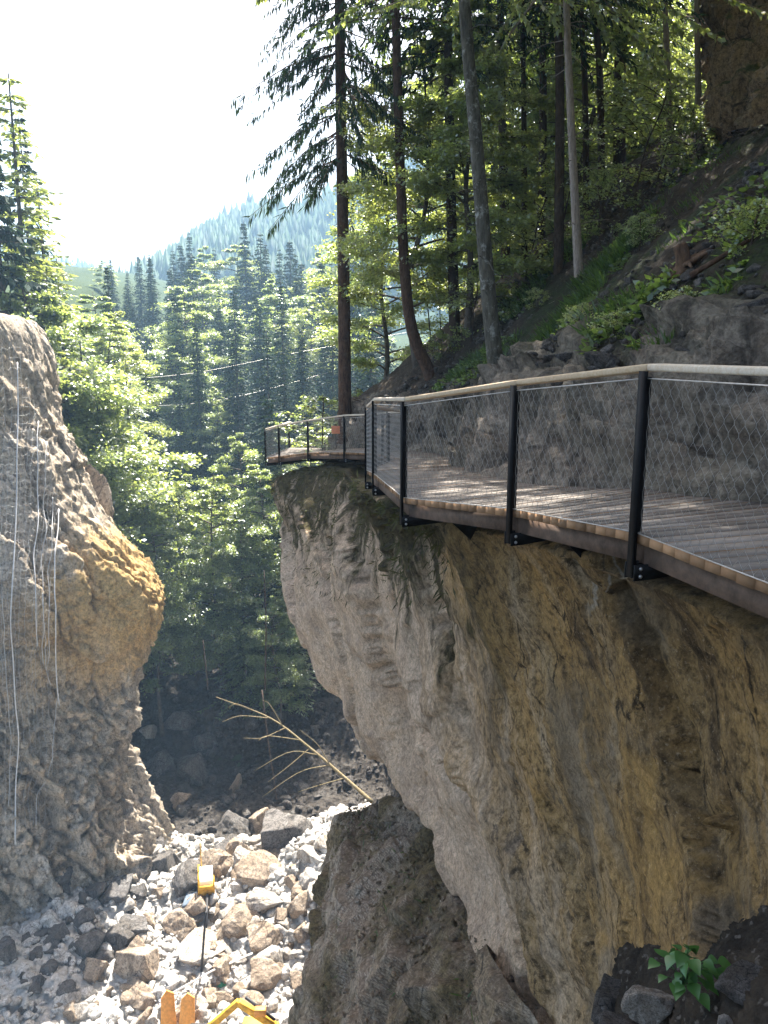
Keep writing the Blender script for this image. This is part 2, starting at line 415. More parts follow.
# ================================================================== RIGHT CLIFF
rows = [
 [(274, 478, 29), (328, 466, 25.8), (390, 505, 13.2), (500, 528, 8.6), (640, 566, 6.2), (800, 640, 4.7)],
 [(280, 540, 28.3), (338, 540, 23.4), (412, 550, 12.6), (515, 590, 8.5), (648, 640, 6.3), (815, 730, 4.7)],
 [(300, 622, 27), (358, 630, 21.8), (435, 640, 13.0), (535, 675, 8.7), (658, 730, 6.4), (828, 810, 4.7)],
 [(348, 704, 24.8), (392, 712, 20), (460, 728, 13.2), (556, 765, 8.9), (668, 810, 6.3), (838, 880, 4.6)],
 [(394, 776, 22.2), (438, 785, 17.6), (490, 808, 12.4), (578, 850, 8.8), (680, 890, 6.0), (842, 940, 4.5)],
 [(440, 858, 18.0), (474, 870, 15), (515, 888, 11.6), (598, 920, 8.4), (690, 950, 5.6), (846, 1000, 4.3)],
 [(484, 958, 14), (512, 965, 12.4), (552, 972, 10.2), (620, 988, 7.8), (702, 1010, 5.3), (852, 1060, 4.1)],
 [(560, 1075, 11), (580, 1080, 10.4), (610, 1085, 9), (660, 1090, 7.2), (715, 1100, 5.0), (870, 1140, 3.9)],
]
ctrl = np.array([[at(*p) for p in r] for r in rows])
# roll the prow back behind its outline, and the top back under the deck
back1 = ctrl[:, :1] + np.array([1.5, 2.2, 0]); back2 = ctrl[:, :1] + np.array([6, 6, 0])
ctrl[:, 0] += (ctrl[:, 1] - ctrl[:, 0]) * -.04
far_ = ctrl[:, -1:] + (ctrl[:, -1:] - ctrl[:, -2:-1]) * np.array([1.0, 1.5, .3])
ctrl = np.concatenate([back2, back1, ctrl, far_], 1)
top = ctrl[0].copy(); ys = [33.5, 31.5, 29.5, 26.5, 14.0, 9.6, 6.6, 4.0, .5]
for k in range(9):
    top[k] = (xe(ys[k]) + .4, ys[k], zd(ys[k]) - 0.55)
mid = top * .5 + ctrl[0] * .5; mid[:, 2] = np.maximum(top[:, 2], ctrl[0][:, 2]) * .8 + .2 * ctrl[0][:, 2] - .1
ctrl = np.concatenate([top[None], ctrl], 0)
CL = surf(ctrl, 330, 411)
Nn = gnormals(CL)
if np.mean(Nn[100:300, 200:, 1]) > 0: Nn = -Nn
P = CL.reshape(-1, 3); N = Nn.reshape(-1, 3)
bd = unit(np.array([.24, -.22, -.95]))              # bedding runs steeply down to the right
FL = P - .72 * (P @ bd)[:, None] * bd
FL += .45 * np.stack([fbm(P * .3, 3, 61), fbm(P * .3, 3, 62), fbm(P * .3, 3, 63)], 1)
FQ = FL * (1, .38, 1) + .10 * np.stack([fbm(P * 2.6, 3, 81), fbm(P * 2.6, 3, 82), fbm(P * 2.6, 3, 83)], 1)
scl = np.clip(np.linalg.norm(P - CAM, axis=1) / 11, .55, 1.5)
f1, f2, cid = voro(FL * .7, 5)
disp = 0.40 * fbm(P * .33, 3, 3)
k1, e1 = facet(FQ * .62 + 2, 5, .75, .35); k2, e2 = facet(FQ * 1.6, 8, .7, .35); k3, e3 = facet(FQ * 3.8, 18, .7, .3)
disp += .34 * k1 + .10 * k2 + (.05 - .03 * sstep(9, 14, P[:, 1])) * k3 - .12 * np.exp(-(e1 / .022) ** 2) - .05 * np.exp(-(e2 / .03) ** 2)
disp += 0.07 * fbm(FQ * 1.3, 4, 12, True) + .035 * fbm(FQ * 4.5, 4, 14, True) + 0.04 * fbm(P * 3.2, 4, 31, True) + .028 * fbm(P * 9, 4, 40, True)
coli = np.tile(np.arange(411), 330); cc = 410 * 4 / 8.0 + 14 * np.sin(np.repeat(np.arange(330), 411) * .035) + 9 * fbm(P * .8, 3, 71)
disp += .34 * np.exp(-((coli - cc) / 9.0) ** 2) * sstep(90, 140, np.repeat(np.arange(330), 411)) - .10
disp = .35 * disp + .65 * blur(disp.reshape(330, 411), 1).ravel()
w = np.ones_like(disp)
rowi = np.repeat(np.arange(330), 411)
w *= .35 + .65 * sstep(30, 60, rowi)
V = P + N * (disp * scl * w)[:, None]

def cliff_extra(g, pos, c, med, fine):
    sx = g.n('SeparateXYZ'); g.l(pos, sx.inputs[0])
    # prow: pale limestone plus painted bounce light; near wall: ochre and olive stained
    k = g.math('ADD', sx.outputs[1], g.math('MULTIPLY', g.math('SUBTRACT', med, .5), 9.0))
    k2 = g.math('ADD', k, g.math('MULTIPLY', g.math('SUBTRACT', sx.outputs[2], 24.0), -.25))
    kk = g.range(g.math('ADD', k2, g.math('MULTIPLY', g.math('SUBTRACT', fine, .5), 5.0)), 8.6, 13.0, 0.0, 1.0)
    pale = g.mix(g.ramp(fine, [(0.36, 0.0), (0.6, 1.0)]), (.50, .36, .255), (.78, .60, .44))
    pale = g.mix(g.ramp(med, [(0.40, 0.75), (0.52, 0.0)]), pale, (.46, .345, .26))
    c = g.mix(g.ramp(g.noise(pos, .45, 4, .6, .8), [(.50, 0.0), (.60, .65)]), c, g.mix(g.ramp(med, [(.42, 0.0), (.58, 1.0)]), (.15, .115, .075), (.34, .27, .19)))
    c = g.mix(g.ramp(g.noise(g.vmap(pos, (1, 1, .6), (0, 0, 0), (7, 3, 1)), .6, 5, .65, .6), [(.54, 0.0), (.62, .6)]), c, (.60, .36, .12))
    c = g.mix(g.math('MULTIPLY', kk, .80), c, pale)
    # pale mineral seep under the bracket
    sk = g.math('ABSOLUTE', g.math('ADD', g.math('SUBTRACT', sx.outputs[0], 1.95), g.math('MULTIPLY', g.math('SUBTRACT', g.noise(g.vmap(pos, (0, 0, 1)), 4.0, 3), .5), .10)))
    sm = g.math('MULTIPLY', g.range(sk, .004, .014, .6, 0.0), g.math('MULTIPLY', g.range(sx.outputs[2], 27.45, 27.7, 0.0, 1.0), g.range(sx.outputs[1], 7.2, 7.6, 1.0, 0.0)))
    c = g.mix(sm, c, (.55, .5, .42))
    # lichen and grass roots hanging from the rim
    dz = g.math('SUBTRACT', sx.outputs[2], g.math('MULTIPLY', g.math('SUBTRACT', 30.2, g.math('MULTIPLY', sx.outputs[1], .145)), 1.0))
    rim = g.math('ADD', dz, g.math('MULTIPLY', g.math('SUBTRACT', g.noise(g.vmap(pos, (1, 1, .3)), .9, 5, .7, .6), .5), 11.0))
    rk = g.math('MULTIPLY', g.range(rim, -2.9, -1.6, 0.0, .95), g.range(sx.outputs[1], 8.3, 10.5, 0.0, 1.0))
    mc = g.mix(g.ramp(fine, [(0.38, 0.0), (0.58, 1.0)]), (.022, .018, .012), (.085, .072, .028))
    c = g.mix(rk, c, mc)
    return c
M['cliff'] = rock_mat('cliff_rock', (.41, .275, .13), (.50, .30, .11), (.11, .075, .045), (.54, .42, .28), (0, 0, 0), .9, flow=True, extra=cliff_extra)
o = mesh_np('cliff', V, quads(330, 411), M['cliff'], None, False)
tag(o, 'overhanging ochre and grey limestone cliff carrying the boardwalk', 'cliff', kind='structure')
CLV = V.reshape(330, 411, 3)
a_ = o.data.attributes.new('flow', 'FLOAT_VECTOR', 'POINT'); a_.data.foreach_set('vector', FL.astype(np.float32).ravel())

# ================================================================== ROCK SPUR (lower ledge) and SOIL LEDGE
rows = [
 [(335, 835, 29), (348, 818, 27), (385, 806, 25), (425, 810, 22)],
 [(348, 826, 25.3), (366, 820, 24.8), (394, 826, 22.3), (446, 858, 18.4)],
 [(338, 852, 24), (368, 856, 21.5), (410, 868, 19), (470, 905, 16)],
 [(322, 915, 21.8), (368, 922, 18.8), (420, 935, 16.2), (500, 960, 13.2)],
 [(312, 1000, 19.6), (368, 1000, 16.6), (440, 1010, 13.8), (545, 1025, 11)],
 [(306, 1090, 17.6), (368, 1090, 14.6), (445, 1100, 12), (580, 1110, 9.5)],
]
ctrl = np.array([[at(*p) for p in r] for r in rows])
lip = ctrl[:, :1]
w1 = lip + np.array([-.35, -.2, -1.8]); w2 = lip + np.array([-.6, -.7, -7]); w3 = lip + np.array([-.7, -.9, 0]); w3[:, :, 2] = -1.5
ctrl = np.concatenate([w3, w2, w1, ctrl], 1)
bk = ctrl[:1] + np.array([0.6, 1.2, -4.0]); bk[0, :, 2] = np.minimum(bk[0, :, 2], 13); bk2 = bk + np.array([0, 1.0, 0]); bk2[0, :, 2] = -1.5
ctrl = np.concatenate([bk2, bk, ctrl], 0)
SG = surf(ctrl, 200, 200); Nn = gnormals(SG)
if np.mean(Nn[80:, 120:, 2]) < 0: Nn = -Nn
P = SG.reshape(-1, 3); N = Nn.reshape(-1, 3)
f1, f2, cid = voro(P * (.7, .7, .5) + 9, 3)
topw = sstep(.35, .6, N[:, 2])
PW = P + .22 * np.stack([fbm(P * 1.6, 3, 81), fbm(P * 1.6, 3, 82), fbm(P * 1.6, 3, 83)], 1); k1, e1 = facet(PW * .45, 13, .8, .4); k2, e2 = facet(PW * 1.3, 23, .7, .35)
disp = .25 * fbm(P * .4, 4, 5) + .60 * k1 + .20 * k2 - .12 * np.exp(-(e1 / .03) ** 2) + (.22 - .16 * topw) * fbm(P * 1.6, 5, 8, True) + .06 * fbm(P * 6, 3, 9)
disp = blur(disp.reshape(200, 200), 1).ravel()
V = P + N * disp[:, None]
def gravel_extra(g, pos, c, med, fine):
    n = g.n('NewGeometry'); sx = g.n('SeparateXYZ'); g.l(n.outputs['True Normal'], sx.inputs[0])
    k = g.math('ADD', sx.outputs[2], g.math('MULTIPLY', g.math('SUBTRACT', med, .5), 1.0))
    gr = g.mix(g.ramp(g.voro(pos, 9.0, 'F1', 'Distance'), [(0.1, 1.0), (0.5, 0.0)]), (.16, .115, .08), (.34, .255, .185))
    c2 = g.mix(g.range(k, .45, .75, 0.0, .75), c, gr)
    mk = g.ramp(g.noise(pos, .40, 5, .7), [(0.46, 0.0), (0.58, .85)])
    return g.mix(mk, c2, g.mix(g.ramp(fine, [(0.4, 0.0), (0.6, 1.0)]), (.055, .042, .022), (.16, .125, .055)))
M['spur'] = rock_mat('spur_rock', (.42, .36, .29), (.36, .27, .17), (.09, .08, .065), (.52, .48, .42), scale=.9, extra=gravel_extra)
o = mesh_np('rock_spur', V, quads(200, 200), M['spur'])
tag(o, 'mossy gravel covered rock spur at the foot of the overhanging cliff', 'rock', kind='structure')
rows = [
 [(628, 940, 8.2), (655, 948, 7.2), (700, 935, 6.3), (790, 905, 5.2), (900, 900, 4.6)],
 [(618, 968, 7.9), (648, 978, 6.8), (700, 970, 5.6), (790, 950, 4.6), (900, 950, 4.0)],
 [(608, 1030, 7.5), (640, 1026, 6.2), (700, 1025, 4.9), (790, 1020, 4.1), (900, 1020, 3.6)],
 [(600, 1110, 7.2), (636, 1110, 5.9), (700, 1100, 4.5), (790, 1100, 3.7), (900, 1100, 3.2)],
]
LG = surf(np.array([[at(*p) for p in r] for r in rows]), 90, 140); Nn = gnormals(LG)
if np.mean(Nn[..., 2]) < 0: Nn = -Nn
P = LG.reshape(-1, 3); N = Nn.reshape(-1, 3)
LEDGE = LG
disp = .08 * fbm(P * 1.3, 4, 6) + .035 * fbm(P * 6, 4, 8, True) + .03 * fbm(P * 20, 2, 9)
def soil_mat(name, a, b, stone):
    m, nt, out = mat(name); g = G(nt); pos = g.n('NewGeometry').outputs['Position']
    n1 = g.noise(pos, 3, 6, .7); n2 = g.noise(pos, 22, 5, .75)
    c = g.mix(g.ramp(n1, [(.38, 0.0), (.62, 1.0)]), a, b)
    v = g.voro(pos, 14, 'F1', 'Distance')
    vc = g.n('TexVoronoi'); g.l(pos, vc.inputs['Vector']); vc.inputs['Scale'].default_value = 14
    sx = g.n('SeparateColor'); g.l(vc.outputs['Color'], sx.inputs[0])
    k = g.math('MULTIPLY', g.ramp(v, [(.22, 1.0), (.34, 0.0)]), g.ramp(sx.outputs[0], [(.55, 0.0), (.7, .8)]))
    c = g.mix(k, c, stone)
    c = g.mix(g.ramp(n2, [(.3, .6), (.6, 0.0)]), c, tuple(x * .4 for x in a))
    b = g.bump(n2, .9, .05); b = g.bump(v, .6, .03, b)
    g.principled(out, c, .95, b, spec=.1); return m
M['soil'] = soil_mat('dark_soil', (.03, .025, .02), (.07, .056, .042), (.18, .16, .14))
o = mesh_np('soil_ledge', P + N * disp[:, None], quads(90, 140), M['soil'])
tag(o, 'dark soil ledge at the base of the ochre cliff', 'ground', kind='structure')

# ================================================================== LEFT CLIFF
sil = [(28, 318, 44.5), (50, 356, 44.5), (58, 415, 44.5), (83, 462, 44.5), (104, 510, 44.5), (148, 566, 44), (164, 602, 44), (150, 640, 44.6), (128, 688, 45.4), (124, 736, 46), (150, 795, 46.5), (178, 868, 46)]
ctrl = []
for (px, py, d) in sil:
    t = (py - 318) / 552
    a = np.array([-170, py + 15 + 25 * t, 37.0 - 1.0 * t]); b = np.array([px, py, d])
    r_ = []
    for f, bul in ((0, 0), (.33, -.9), (.62, -1.5), (.86, -1.2), (1, 0)):
        q = a + (b - a) * f; q[2] += bul; 
        if py < 330: q[1] = [300, 296, 304, 313, 318][[0, .33, .62, .86, 1].index(f)]
        r_.append(at(*q))
    ctrl.append(r_ + [r_[-1] + np.array([-.6, 2.0, -.3]), r_[-1] + np.array([-6, 7, -1.5])])
ctrl = np.array(ctrl)
ctop = ctrl[:1] + np.array([-2.6, 4.0, -.5]); ctop2 = ctrl[:1] + np.array([-10, 14.0, .3])
cbot = ctrl[-1:] + np.array([.3, -.4, -3.0])
LSM = surf(ctrl, 120, 120)         # smooth face, reused by the net
ctrl = np.concatenate([ctop2, ctop, ctrl, cbot], 0)
LC = surf(ctrl, 340, 300); Nn = gnormals(LC)
if np.mean(Nn[100:250, :200, 1]) > 0: Nn = -Nn
P = LC.reshape(-1, 3); N = Nn.reshape(-1, 3)
low = sstep(12.5, 8.5, P[:, 2] + .32 * (P[:, 0] + 12))            # broken rock in the lower part
f1, f2, cid = voro(P * (.26, .26, .2) + np.array([2, 0, 5]), 4)
h1, h2, hc = voro(P * .62, 14); k1, k2, kc = voro(P * 1.25, 24)
cz = np.broadcast_to(np.arange(300)[None], (340, 300)).ravel() / 299.0
edge = 1 - .6 * sstep(.55, .72, cz)
ST = P @ np.array([[.9, 0, .35], [0, 1, 0], [.5, 0, 1.0]]); ST[:, 2] *= .4
ST[:, 2] *= .8; ST = ST + .35 * np.stack([fbm(P * .9, 3, 81), fbm(P * .9, 3, 82), fbm(P * .9, 3, 83)], 1); k1, e1 = facet(ST * .22 + 2, 4, .8, .4); k2, e2 = facet(ST * .6, 14, .75, .35); k3, e3 = facet(P * 1.5, 24, .7, .35); k4, e4 = facet(P * 3.2, 34, .7, .3)
disp = .6 * fbm(P * .14, 3, 2) * edge + 1.1 * k1 * edge + .46 * k2 + .30 * k3 + .12 * k4 - .3 * np.exp(-(e1 / .025) ** 2) - .14 * np.exp(-(e2 / .03) ** 2)
disp += .16 * fbm(ST * .9, 5, 7, True) + .07 * fbm(P * 2.6, 4, 9, True)
disp += low * (1 - .65 * sstep(.55, .72, cz)) * (.5 * k1 + 1.0 * k2 + .75 * k3 + .30 * k4 - .3 * np.exp(-(e2 / .04) ** 2) - .2 * np.exp(-(e3 / .05) ** 2))
disp -= .15 + .25 * sstep(.5, .75, cz) * (1 - low)
rowi = np.repeat(np.arange(340), 300); disp *= .30 + .70 * sstep(48, 100, rowi)
V = P + N * (disp * .85)[:, None]
pt = at(105, 600, 41)
M['left_cliff'] = rock_mat('left_cliff_rock', (.58, .50, .41), (.60, .48, .335), (.29, .245, .20), (.74, .68, .60), (0, R(-14), 0), .5, crack_amt=.3,
    patch=[(at(112, 612, 43), 5.4, (.68, .46, .21), .8), (at(145, 590, 43), 4.4, (.70, .47, .20), .85)])
o = mesh_np('cliff', V, quads(340, 300), M['left_cliff'])
tag(o, 'netted grey and ochre cliff across the gorge', 'cliff', kind='structure')
LCV = V.reshape(340, 300, 3)

# ================================================================== HILLSIDE
ny, nx = 420, 330
yy = np.concatenate([np.linspace(-6, 40, 300), np.linspace(40.4, 190, 121)[1:]]); ss = np.concatenate([np.linspace(-.4, 2, 70), np.linspace(2.03, 14, 170)[1:], np.linspace(14.3, 110, 92)[1:]])
yy = yy[:ny]; ss = ss[:nx]; ny, nx = len(yy), len(ss)
Y, Sg = np.meshgrid(yy, ss, indexing='ij'); X = xe(Y) + Sg
Z = hz(X, Y)
P = np.stack([X, Y, Z], -1).reshape(-1, 3)
Nh = unit(np.array([-.62, -.18, .76]))
sf = Sg.ravel()
rk = sstep(2.0, 1.0, sf + .9 * fbm(P * .5, 3, 77)) * (P[:, 1] < 45)
f1, f2, cid = voro(P * (.55, .55, .55), 6); k1, k2, kc = voro(P * 1.4 + 4, 16)
disp = .28 * fbm(P * .35, 4, 1) + .09 * fbm(P * 1.5, 5, 2) + .05 * fbm(P * 7, 3, 3)
SH_ = P @ np.array([[1, 0, .5], [0, 1, 0], [-.5, 0, 1]])
k1, e1 = facet(SH_ * (.8, .6, 1.3), 5, .8, .35); k2, e2 = facet(SH_ * (2.2, 1.7, 3.2), 15, .75, .35)
disp += rk * (.55 * k1 + .22 * k2 + .12 * fbm(SH_ * (1.2, .6, 2.4), 5, 5, True) + .06 * fbm(P * 4, 4, 6, True) - .10 * np.exp(-(e1 / .04) ** 2))
k3, e3 = facet(P * 2.6, 25, .6, .3); disp += (1 - rk) * sstep(30, 20, P[:, 1]) * (.07 * k3 + .05 * fbm(P * 5, 3, 9, True))
amp = sstep(-.4, .5, sf) * .9 + .1
PH = P + Nh * (disp * amp)[:, None]
def hill_mat():
    m, nt, out = mat('hillside_soil'); g = G(nt); geo = g.n('NewGeometry'); pos = geo.outputs['Position']
    at_ = g.n('Attribute', attribute_name='rock'); gr = g.n('Attribute', attribute_name='green')
    n1 = g.noise(pos, .9, 6, .7); n2 = g.noise(pos, 14, 6, .75); n3 = g.noise(pos, 3.5, 6, .7)
    c = g.mix(g.ramp(n1, [(.36, 0.0), (.64, 1.0)]), (.030, .023, .017), (.080, .060, .043))
    v = g.n('TexVoronoi'); g.l(pos, v.inputs['Vector']); v.inputs['Scale'].default_value = 11
    sc = g.n('SeparateColor'); g.l(v.outputs['Color'], sc.inputs[0])
    k = g.math('MULTIPLY', g.ramp(v.outputs['Distance'], [(.25, 1.0), (.4, 0.0)]), g.ramp(sc.outputs[0], [(.5, 0.0), (.75, .8)]))
    c = g.mix(k, c, g.mix(sc.outputs[1], (.16, .115, .075), (.15, .135, .12)))
    c = g.mix(g.ramp(n2, [(.35, .6), (.58, 0.0)]), c, (.010, .009, .008))
    rc = g.mix(g.ramp(n3, [(.38, 0.0), (.62, 1.0)]), (.15, .12, .092), (.34, .285, .225))
    rc = g.mix(g.ramp(g.noise(g.vmap(pos, (1, 1, .4)), 2.5, 6, .7, .8), [(.5, 0.0), (.64, .85)]), rc, (.035, .03, .026))
    rc = g.mix(g.ramp(n2, [(.3, .5), (.6, 0.0)]), rc, (.03, .027, .024))
    c = g.mix(at_.outputs['Fac'], c, rc)
    ms = g.math('MULTIPLY', gr.outputs['Fac'], g.ramp(n3, [(.36, 0.0), (.55, 1.0)]))
    c = g.mix(ms, c, g.mix(g.ramp(n2, [(.4, 0.0), (.6, 1.0)]), (.012, .020, .008), (.040, .058, .018)))
    b = g.bump(n3, .8, .12); b = g.bump(n2, .8, .04, b); b = g.bump(v.outputs['Distance'], .5, .03, b)
    g.principled(out, c, .93, b, spec=.15); return m
M['hill'] = hill_mat()
o = mesh_np('hillside', PH, quads(ny, nx), M['hill'])
tag(o, 'steep dark earth slope with rock outcrops above the boardwalk', 'hillside', kind='structure')
a_ = o.data.attributes.new('rock', 'FLOAT', 'POINT'); a_.data.foreach_set('value', rk.astype(np.float32))
grn = sstep(.02, .25, fbm(P * (.3, .22, .3), 4, 55) + .10 * sstep(9, 16, P[:, 1]) - .28 * sstep(4.0, 2.0, P[:, 1] - 2.2 * (sf - .5)))
a_ = o.data.attributes.new('green', 'FLOAT', 'POINT'); a_.data.foreach_set('value', (grn * .9 * (1 - .75 * rk)).astype(np.float32))

# ================================================================== GROUND
ys_ = np.concatenate([np.linspace(14, 75, 320), np.linspace(75.6, 420, 130)[0:], np.linspace(430, 2500, 60)])
us = np.linspace(-1, 1, 360)
Yg, U = np.meshgrid(ys_, us, indexing='ij')
half = 26 + np.maximum(Yg - 45, 0) * .9
cen = -14 + np.maximum(Yg - 45, 0) * 0.05
Xg = cen + half * U
Zg = gz(Xg, Yg)
P = np.stack([Xg, Yg, Zg], -1).reshape(-1, 3)
near = sstep(85, 60, P[:, 1])
f1, f2, cid = voro(P * .5, 9); k1, k2, kc = voro(P * 1.3, 19)
P[:, 2] += near * (.55 * (cid - .5) + .28 * (kc - .5) + .55 * fbm(P * .25, 4, 4) + .2 * fbm(P * 1.2, 4, 6)) + (1 - near) * 2.0 * fbm(P * .05, 4, 8)
def ground_mat():
    m, nt, out = mat('gorge_ground'); g = G(nt); pos = g.n('NewGeometry').outputs['Position']
    sx = g.n('SeparateXYZ'); g.l(pos, sx.inputs[0])
    n1 = g.noise(pos, .5, 6, .7); n2 = g.noise(pos, 5, 7, .75); n3 = g.noise(pos, 1.6, 5, .7)
    v = g.voro(pos, 2.4, 'F1', 'Distance')
    peb = g.mix(g.ramp(n2, [(.35, 0.0), (.62, 1.0)]), (.36, .345, .32), (.62, .60, .57))
    peb = g.mix(g.ramp(n1, [(.5, 0.0), (.66, .6)]), peb, (.34, .29, .23))
    peb = g.mix(g.ramp(n3, [(.30, .75), (.42, 0.0)]), peb, (.20, .18, .16))
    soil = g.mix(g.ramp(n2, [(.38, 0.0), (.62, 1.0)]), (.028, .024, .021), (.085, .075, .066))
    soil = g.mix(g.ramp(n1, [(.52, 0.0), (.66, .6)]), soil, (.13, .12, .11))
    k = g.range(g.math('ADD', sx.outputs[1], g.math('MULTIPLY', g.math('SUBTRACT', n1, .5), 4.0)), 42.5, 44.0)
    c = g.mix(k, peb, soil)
    kg = g.range(g.math('ADD', sx.outputs[1], g.math('MULTIPLY', g.math('SUBTRACT', n1, .5), 30.0)), 64, 84)
    c = g.mix(kg, c, g.mix(g.ramp(n2, [(.38, 0.0), (.62, 1.0)]), (.02, .035, .012), (.05, .075, .025)))
    b = g.bump(n2, .8, .2); b = g.bump(v, .7, .25, b)
    g.principled(out, c, .95, b, spec=.1); return m
M['ground'] = ground_mat()
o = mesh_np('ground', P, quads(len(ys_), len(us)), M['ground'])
tag(o, 'rubble floor of the gorge rising to the wooded valley', 'ground', kind='structure')

# stream
def water_mat():
    m, nt, out = mat('stream_water'); g = G(nt); pos = g.n('NewGeometry').outputs['Position']
    n = g.noise(pos, 3, 4, .6)
    p = g.principled(out, g.mix(g.noise(pos, .6, 4), (.035, .05, .03), (.07, .085, .05)), .08, g.bump(n, .3, .03), spec=.5); return m
M['water'] = water_mat()
wy = np.linspace(44.5, 60, 40); wx = np.linspace(-3.2, 3.2, 20)
Yw, Xw = np.meshgrid(wy, wx, indexing='ij'); Xw = Xw - 11.5 + .1 * (Yw - 50)
Zw = -.55 + 0 * Yw + .42 * np.maximum(Yw - 53, 0)
o = mesh_np('water', np.stack([Xw, Yw, Zw], -1).reshape(-1, 3), quads(40, 20), M['water'])
tag(o, 'dark stream pool between the boulders', 'stream', kind='structure')

# ================================================================== ROCKS
_ico = {}
def ico(k):
    if k in _ico: return _ico[k]
    t = (1 + 5 ** .5) / 2
    V = [(-1, t, 0), (1, t, 0), (-1, -t, 0), (1, -t, 0), (0, -1, t), (0, 1, t), (0, -1, -t), (0, 1, -t), (t, 0, -1), (t, 0, 1), (-t, 0, -1), (-t, 0, 1)]
    T = [(0, 11, 5), (0, 5, 1), (0, 1, 7), (0, 7, 10), (0, 10, 11), (1, 5, 9), (5, 11, 4), (11, 10, 2), (10, 7, 6), (7, 1, 8), (3, 9, 4), (3, 4, 2), (3, 2, 6), (3, 6, 8), (3, 8, 9), (4, 9, 5), (2, 4, 11), (6, 2, 10), (8, 6, 7), (9, 8, 1)]
    V = [unit(np.array(v, float)) for v in V]
    for _ in range(k):
        c = {}; T2 = []
        def md(a, b):
            q = (min(a, b), max(a, b))
            if q not in c: c[q] = len(V); V.append(unit(V[a] + V[b]))
            return c[q]
        for a, b, d in T:
            x, y, z = md(a, b), md(b, d), md(d, a); T2 += [(a, x, z), (b, y, x), (d, z, y), (x, y, z)]
        T = T2
    _ico[k] = (np.array(V), np.array(T)); return _ico[k]
def rock_shape(k, seed, planes=11, rough=.06):
    r = np.random.default_rng(seed); V, T = ico(k)
    n = unit(r.normal(size=(planes, 3))); h = r.uniform(.42, .95, planes)
    dt = V @ n.T; rr = np.where(dt > .05, h / np.maximum(dt, .05), 9).min(1); rr = np.minimum(rr, 1.1)
    Q = V * rr[:, None]
    if rough: Q = Q * (1 + rough * fbm(Q * 3 + seed, 3, seed))[:, None] * r.uniform(.75, 1.15, 3)
    return Q, T
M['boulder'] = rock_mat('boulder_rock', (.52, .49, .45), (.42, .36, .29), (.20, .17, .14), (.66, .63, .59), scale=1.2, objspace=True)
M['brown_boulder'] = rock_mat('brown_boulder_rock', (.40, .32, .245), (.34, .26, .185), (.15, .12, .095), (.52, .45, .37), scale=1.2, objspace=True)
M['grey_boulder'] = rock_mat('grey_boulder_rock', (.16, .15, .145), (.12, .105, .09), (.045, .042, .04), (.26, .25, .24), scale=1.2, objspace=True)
BR = {}
for mk in ('boulder', 'brown_boulder', 'grey_boulder'):
    BR[mk] = []
    for sd in range(5):
        Q, T = rock_shape(4, 100 + sd + 17 * len(mk), 7 + sd, .10)
        me = mesh_np('boulder', Q, T, M[mk]); BR[mk].append(me.data); bpy.data.objects.remove(me)
GRND = P.reshape(len(ys_), len(us), 3)
def gtop(x, y):
    i = int(np.clip(np.searchsorted(ys_, y), 0, len(ys_) - 1)); hw = 26 + max(y - 45, 0) * .9; c = -14 + max(y - 45, 0) * .05
    j = int(np.clip(round(((x - c) / hw + 1) / 2 * (len(us) - 1)), 0, len(us) - 1)); return float(GRND[i, j, 2])
def gsurf(px, py, dmax=90):
    r = ray(px, py); d = 20.0
    while d < dmax:
        p = CAM + r * d
        if p[2] < gtop(p[0], p[1]): return p, d
        d += .08
    return p, d
def boulder(p, size, label, group=None, kind='boulder', sq=(1, 1, .75), rz=None):
    me = random.choice(BR[kind])
    o = bpy.data.objects.new('boulder', me); COL.objects.link(o)
    o.location = [float(c) for c in p]; o.scale = [size * s for s in sq]
    o.rotation_euler = (random.uniform(-.35, .35), random.uniform(-.35, .35), random.uniform(0, 6.28) if rz is None else rz)
    return tag(o, label, 'boulder', group)
def bpx(px, py, wpx, label, kind='boulder', sq=(1, .9, .8), group=None):
    p, d = gsurf(px, py); s = wpx / F * d * .62
    boulder(p + np.array([0, 0, s * .15]), s, label, group, kind, sq)
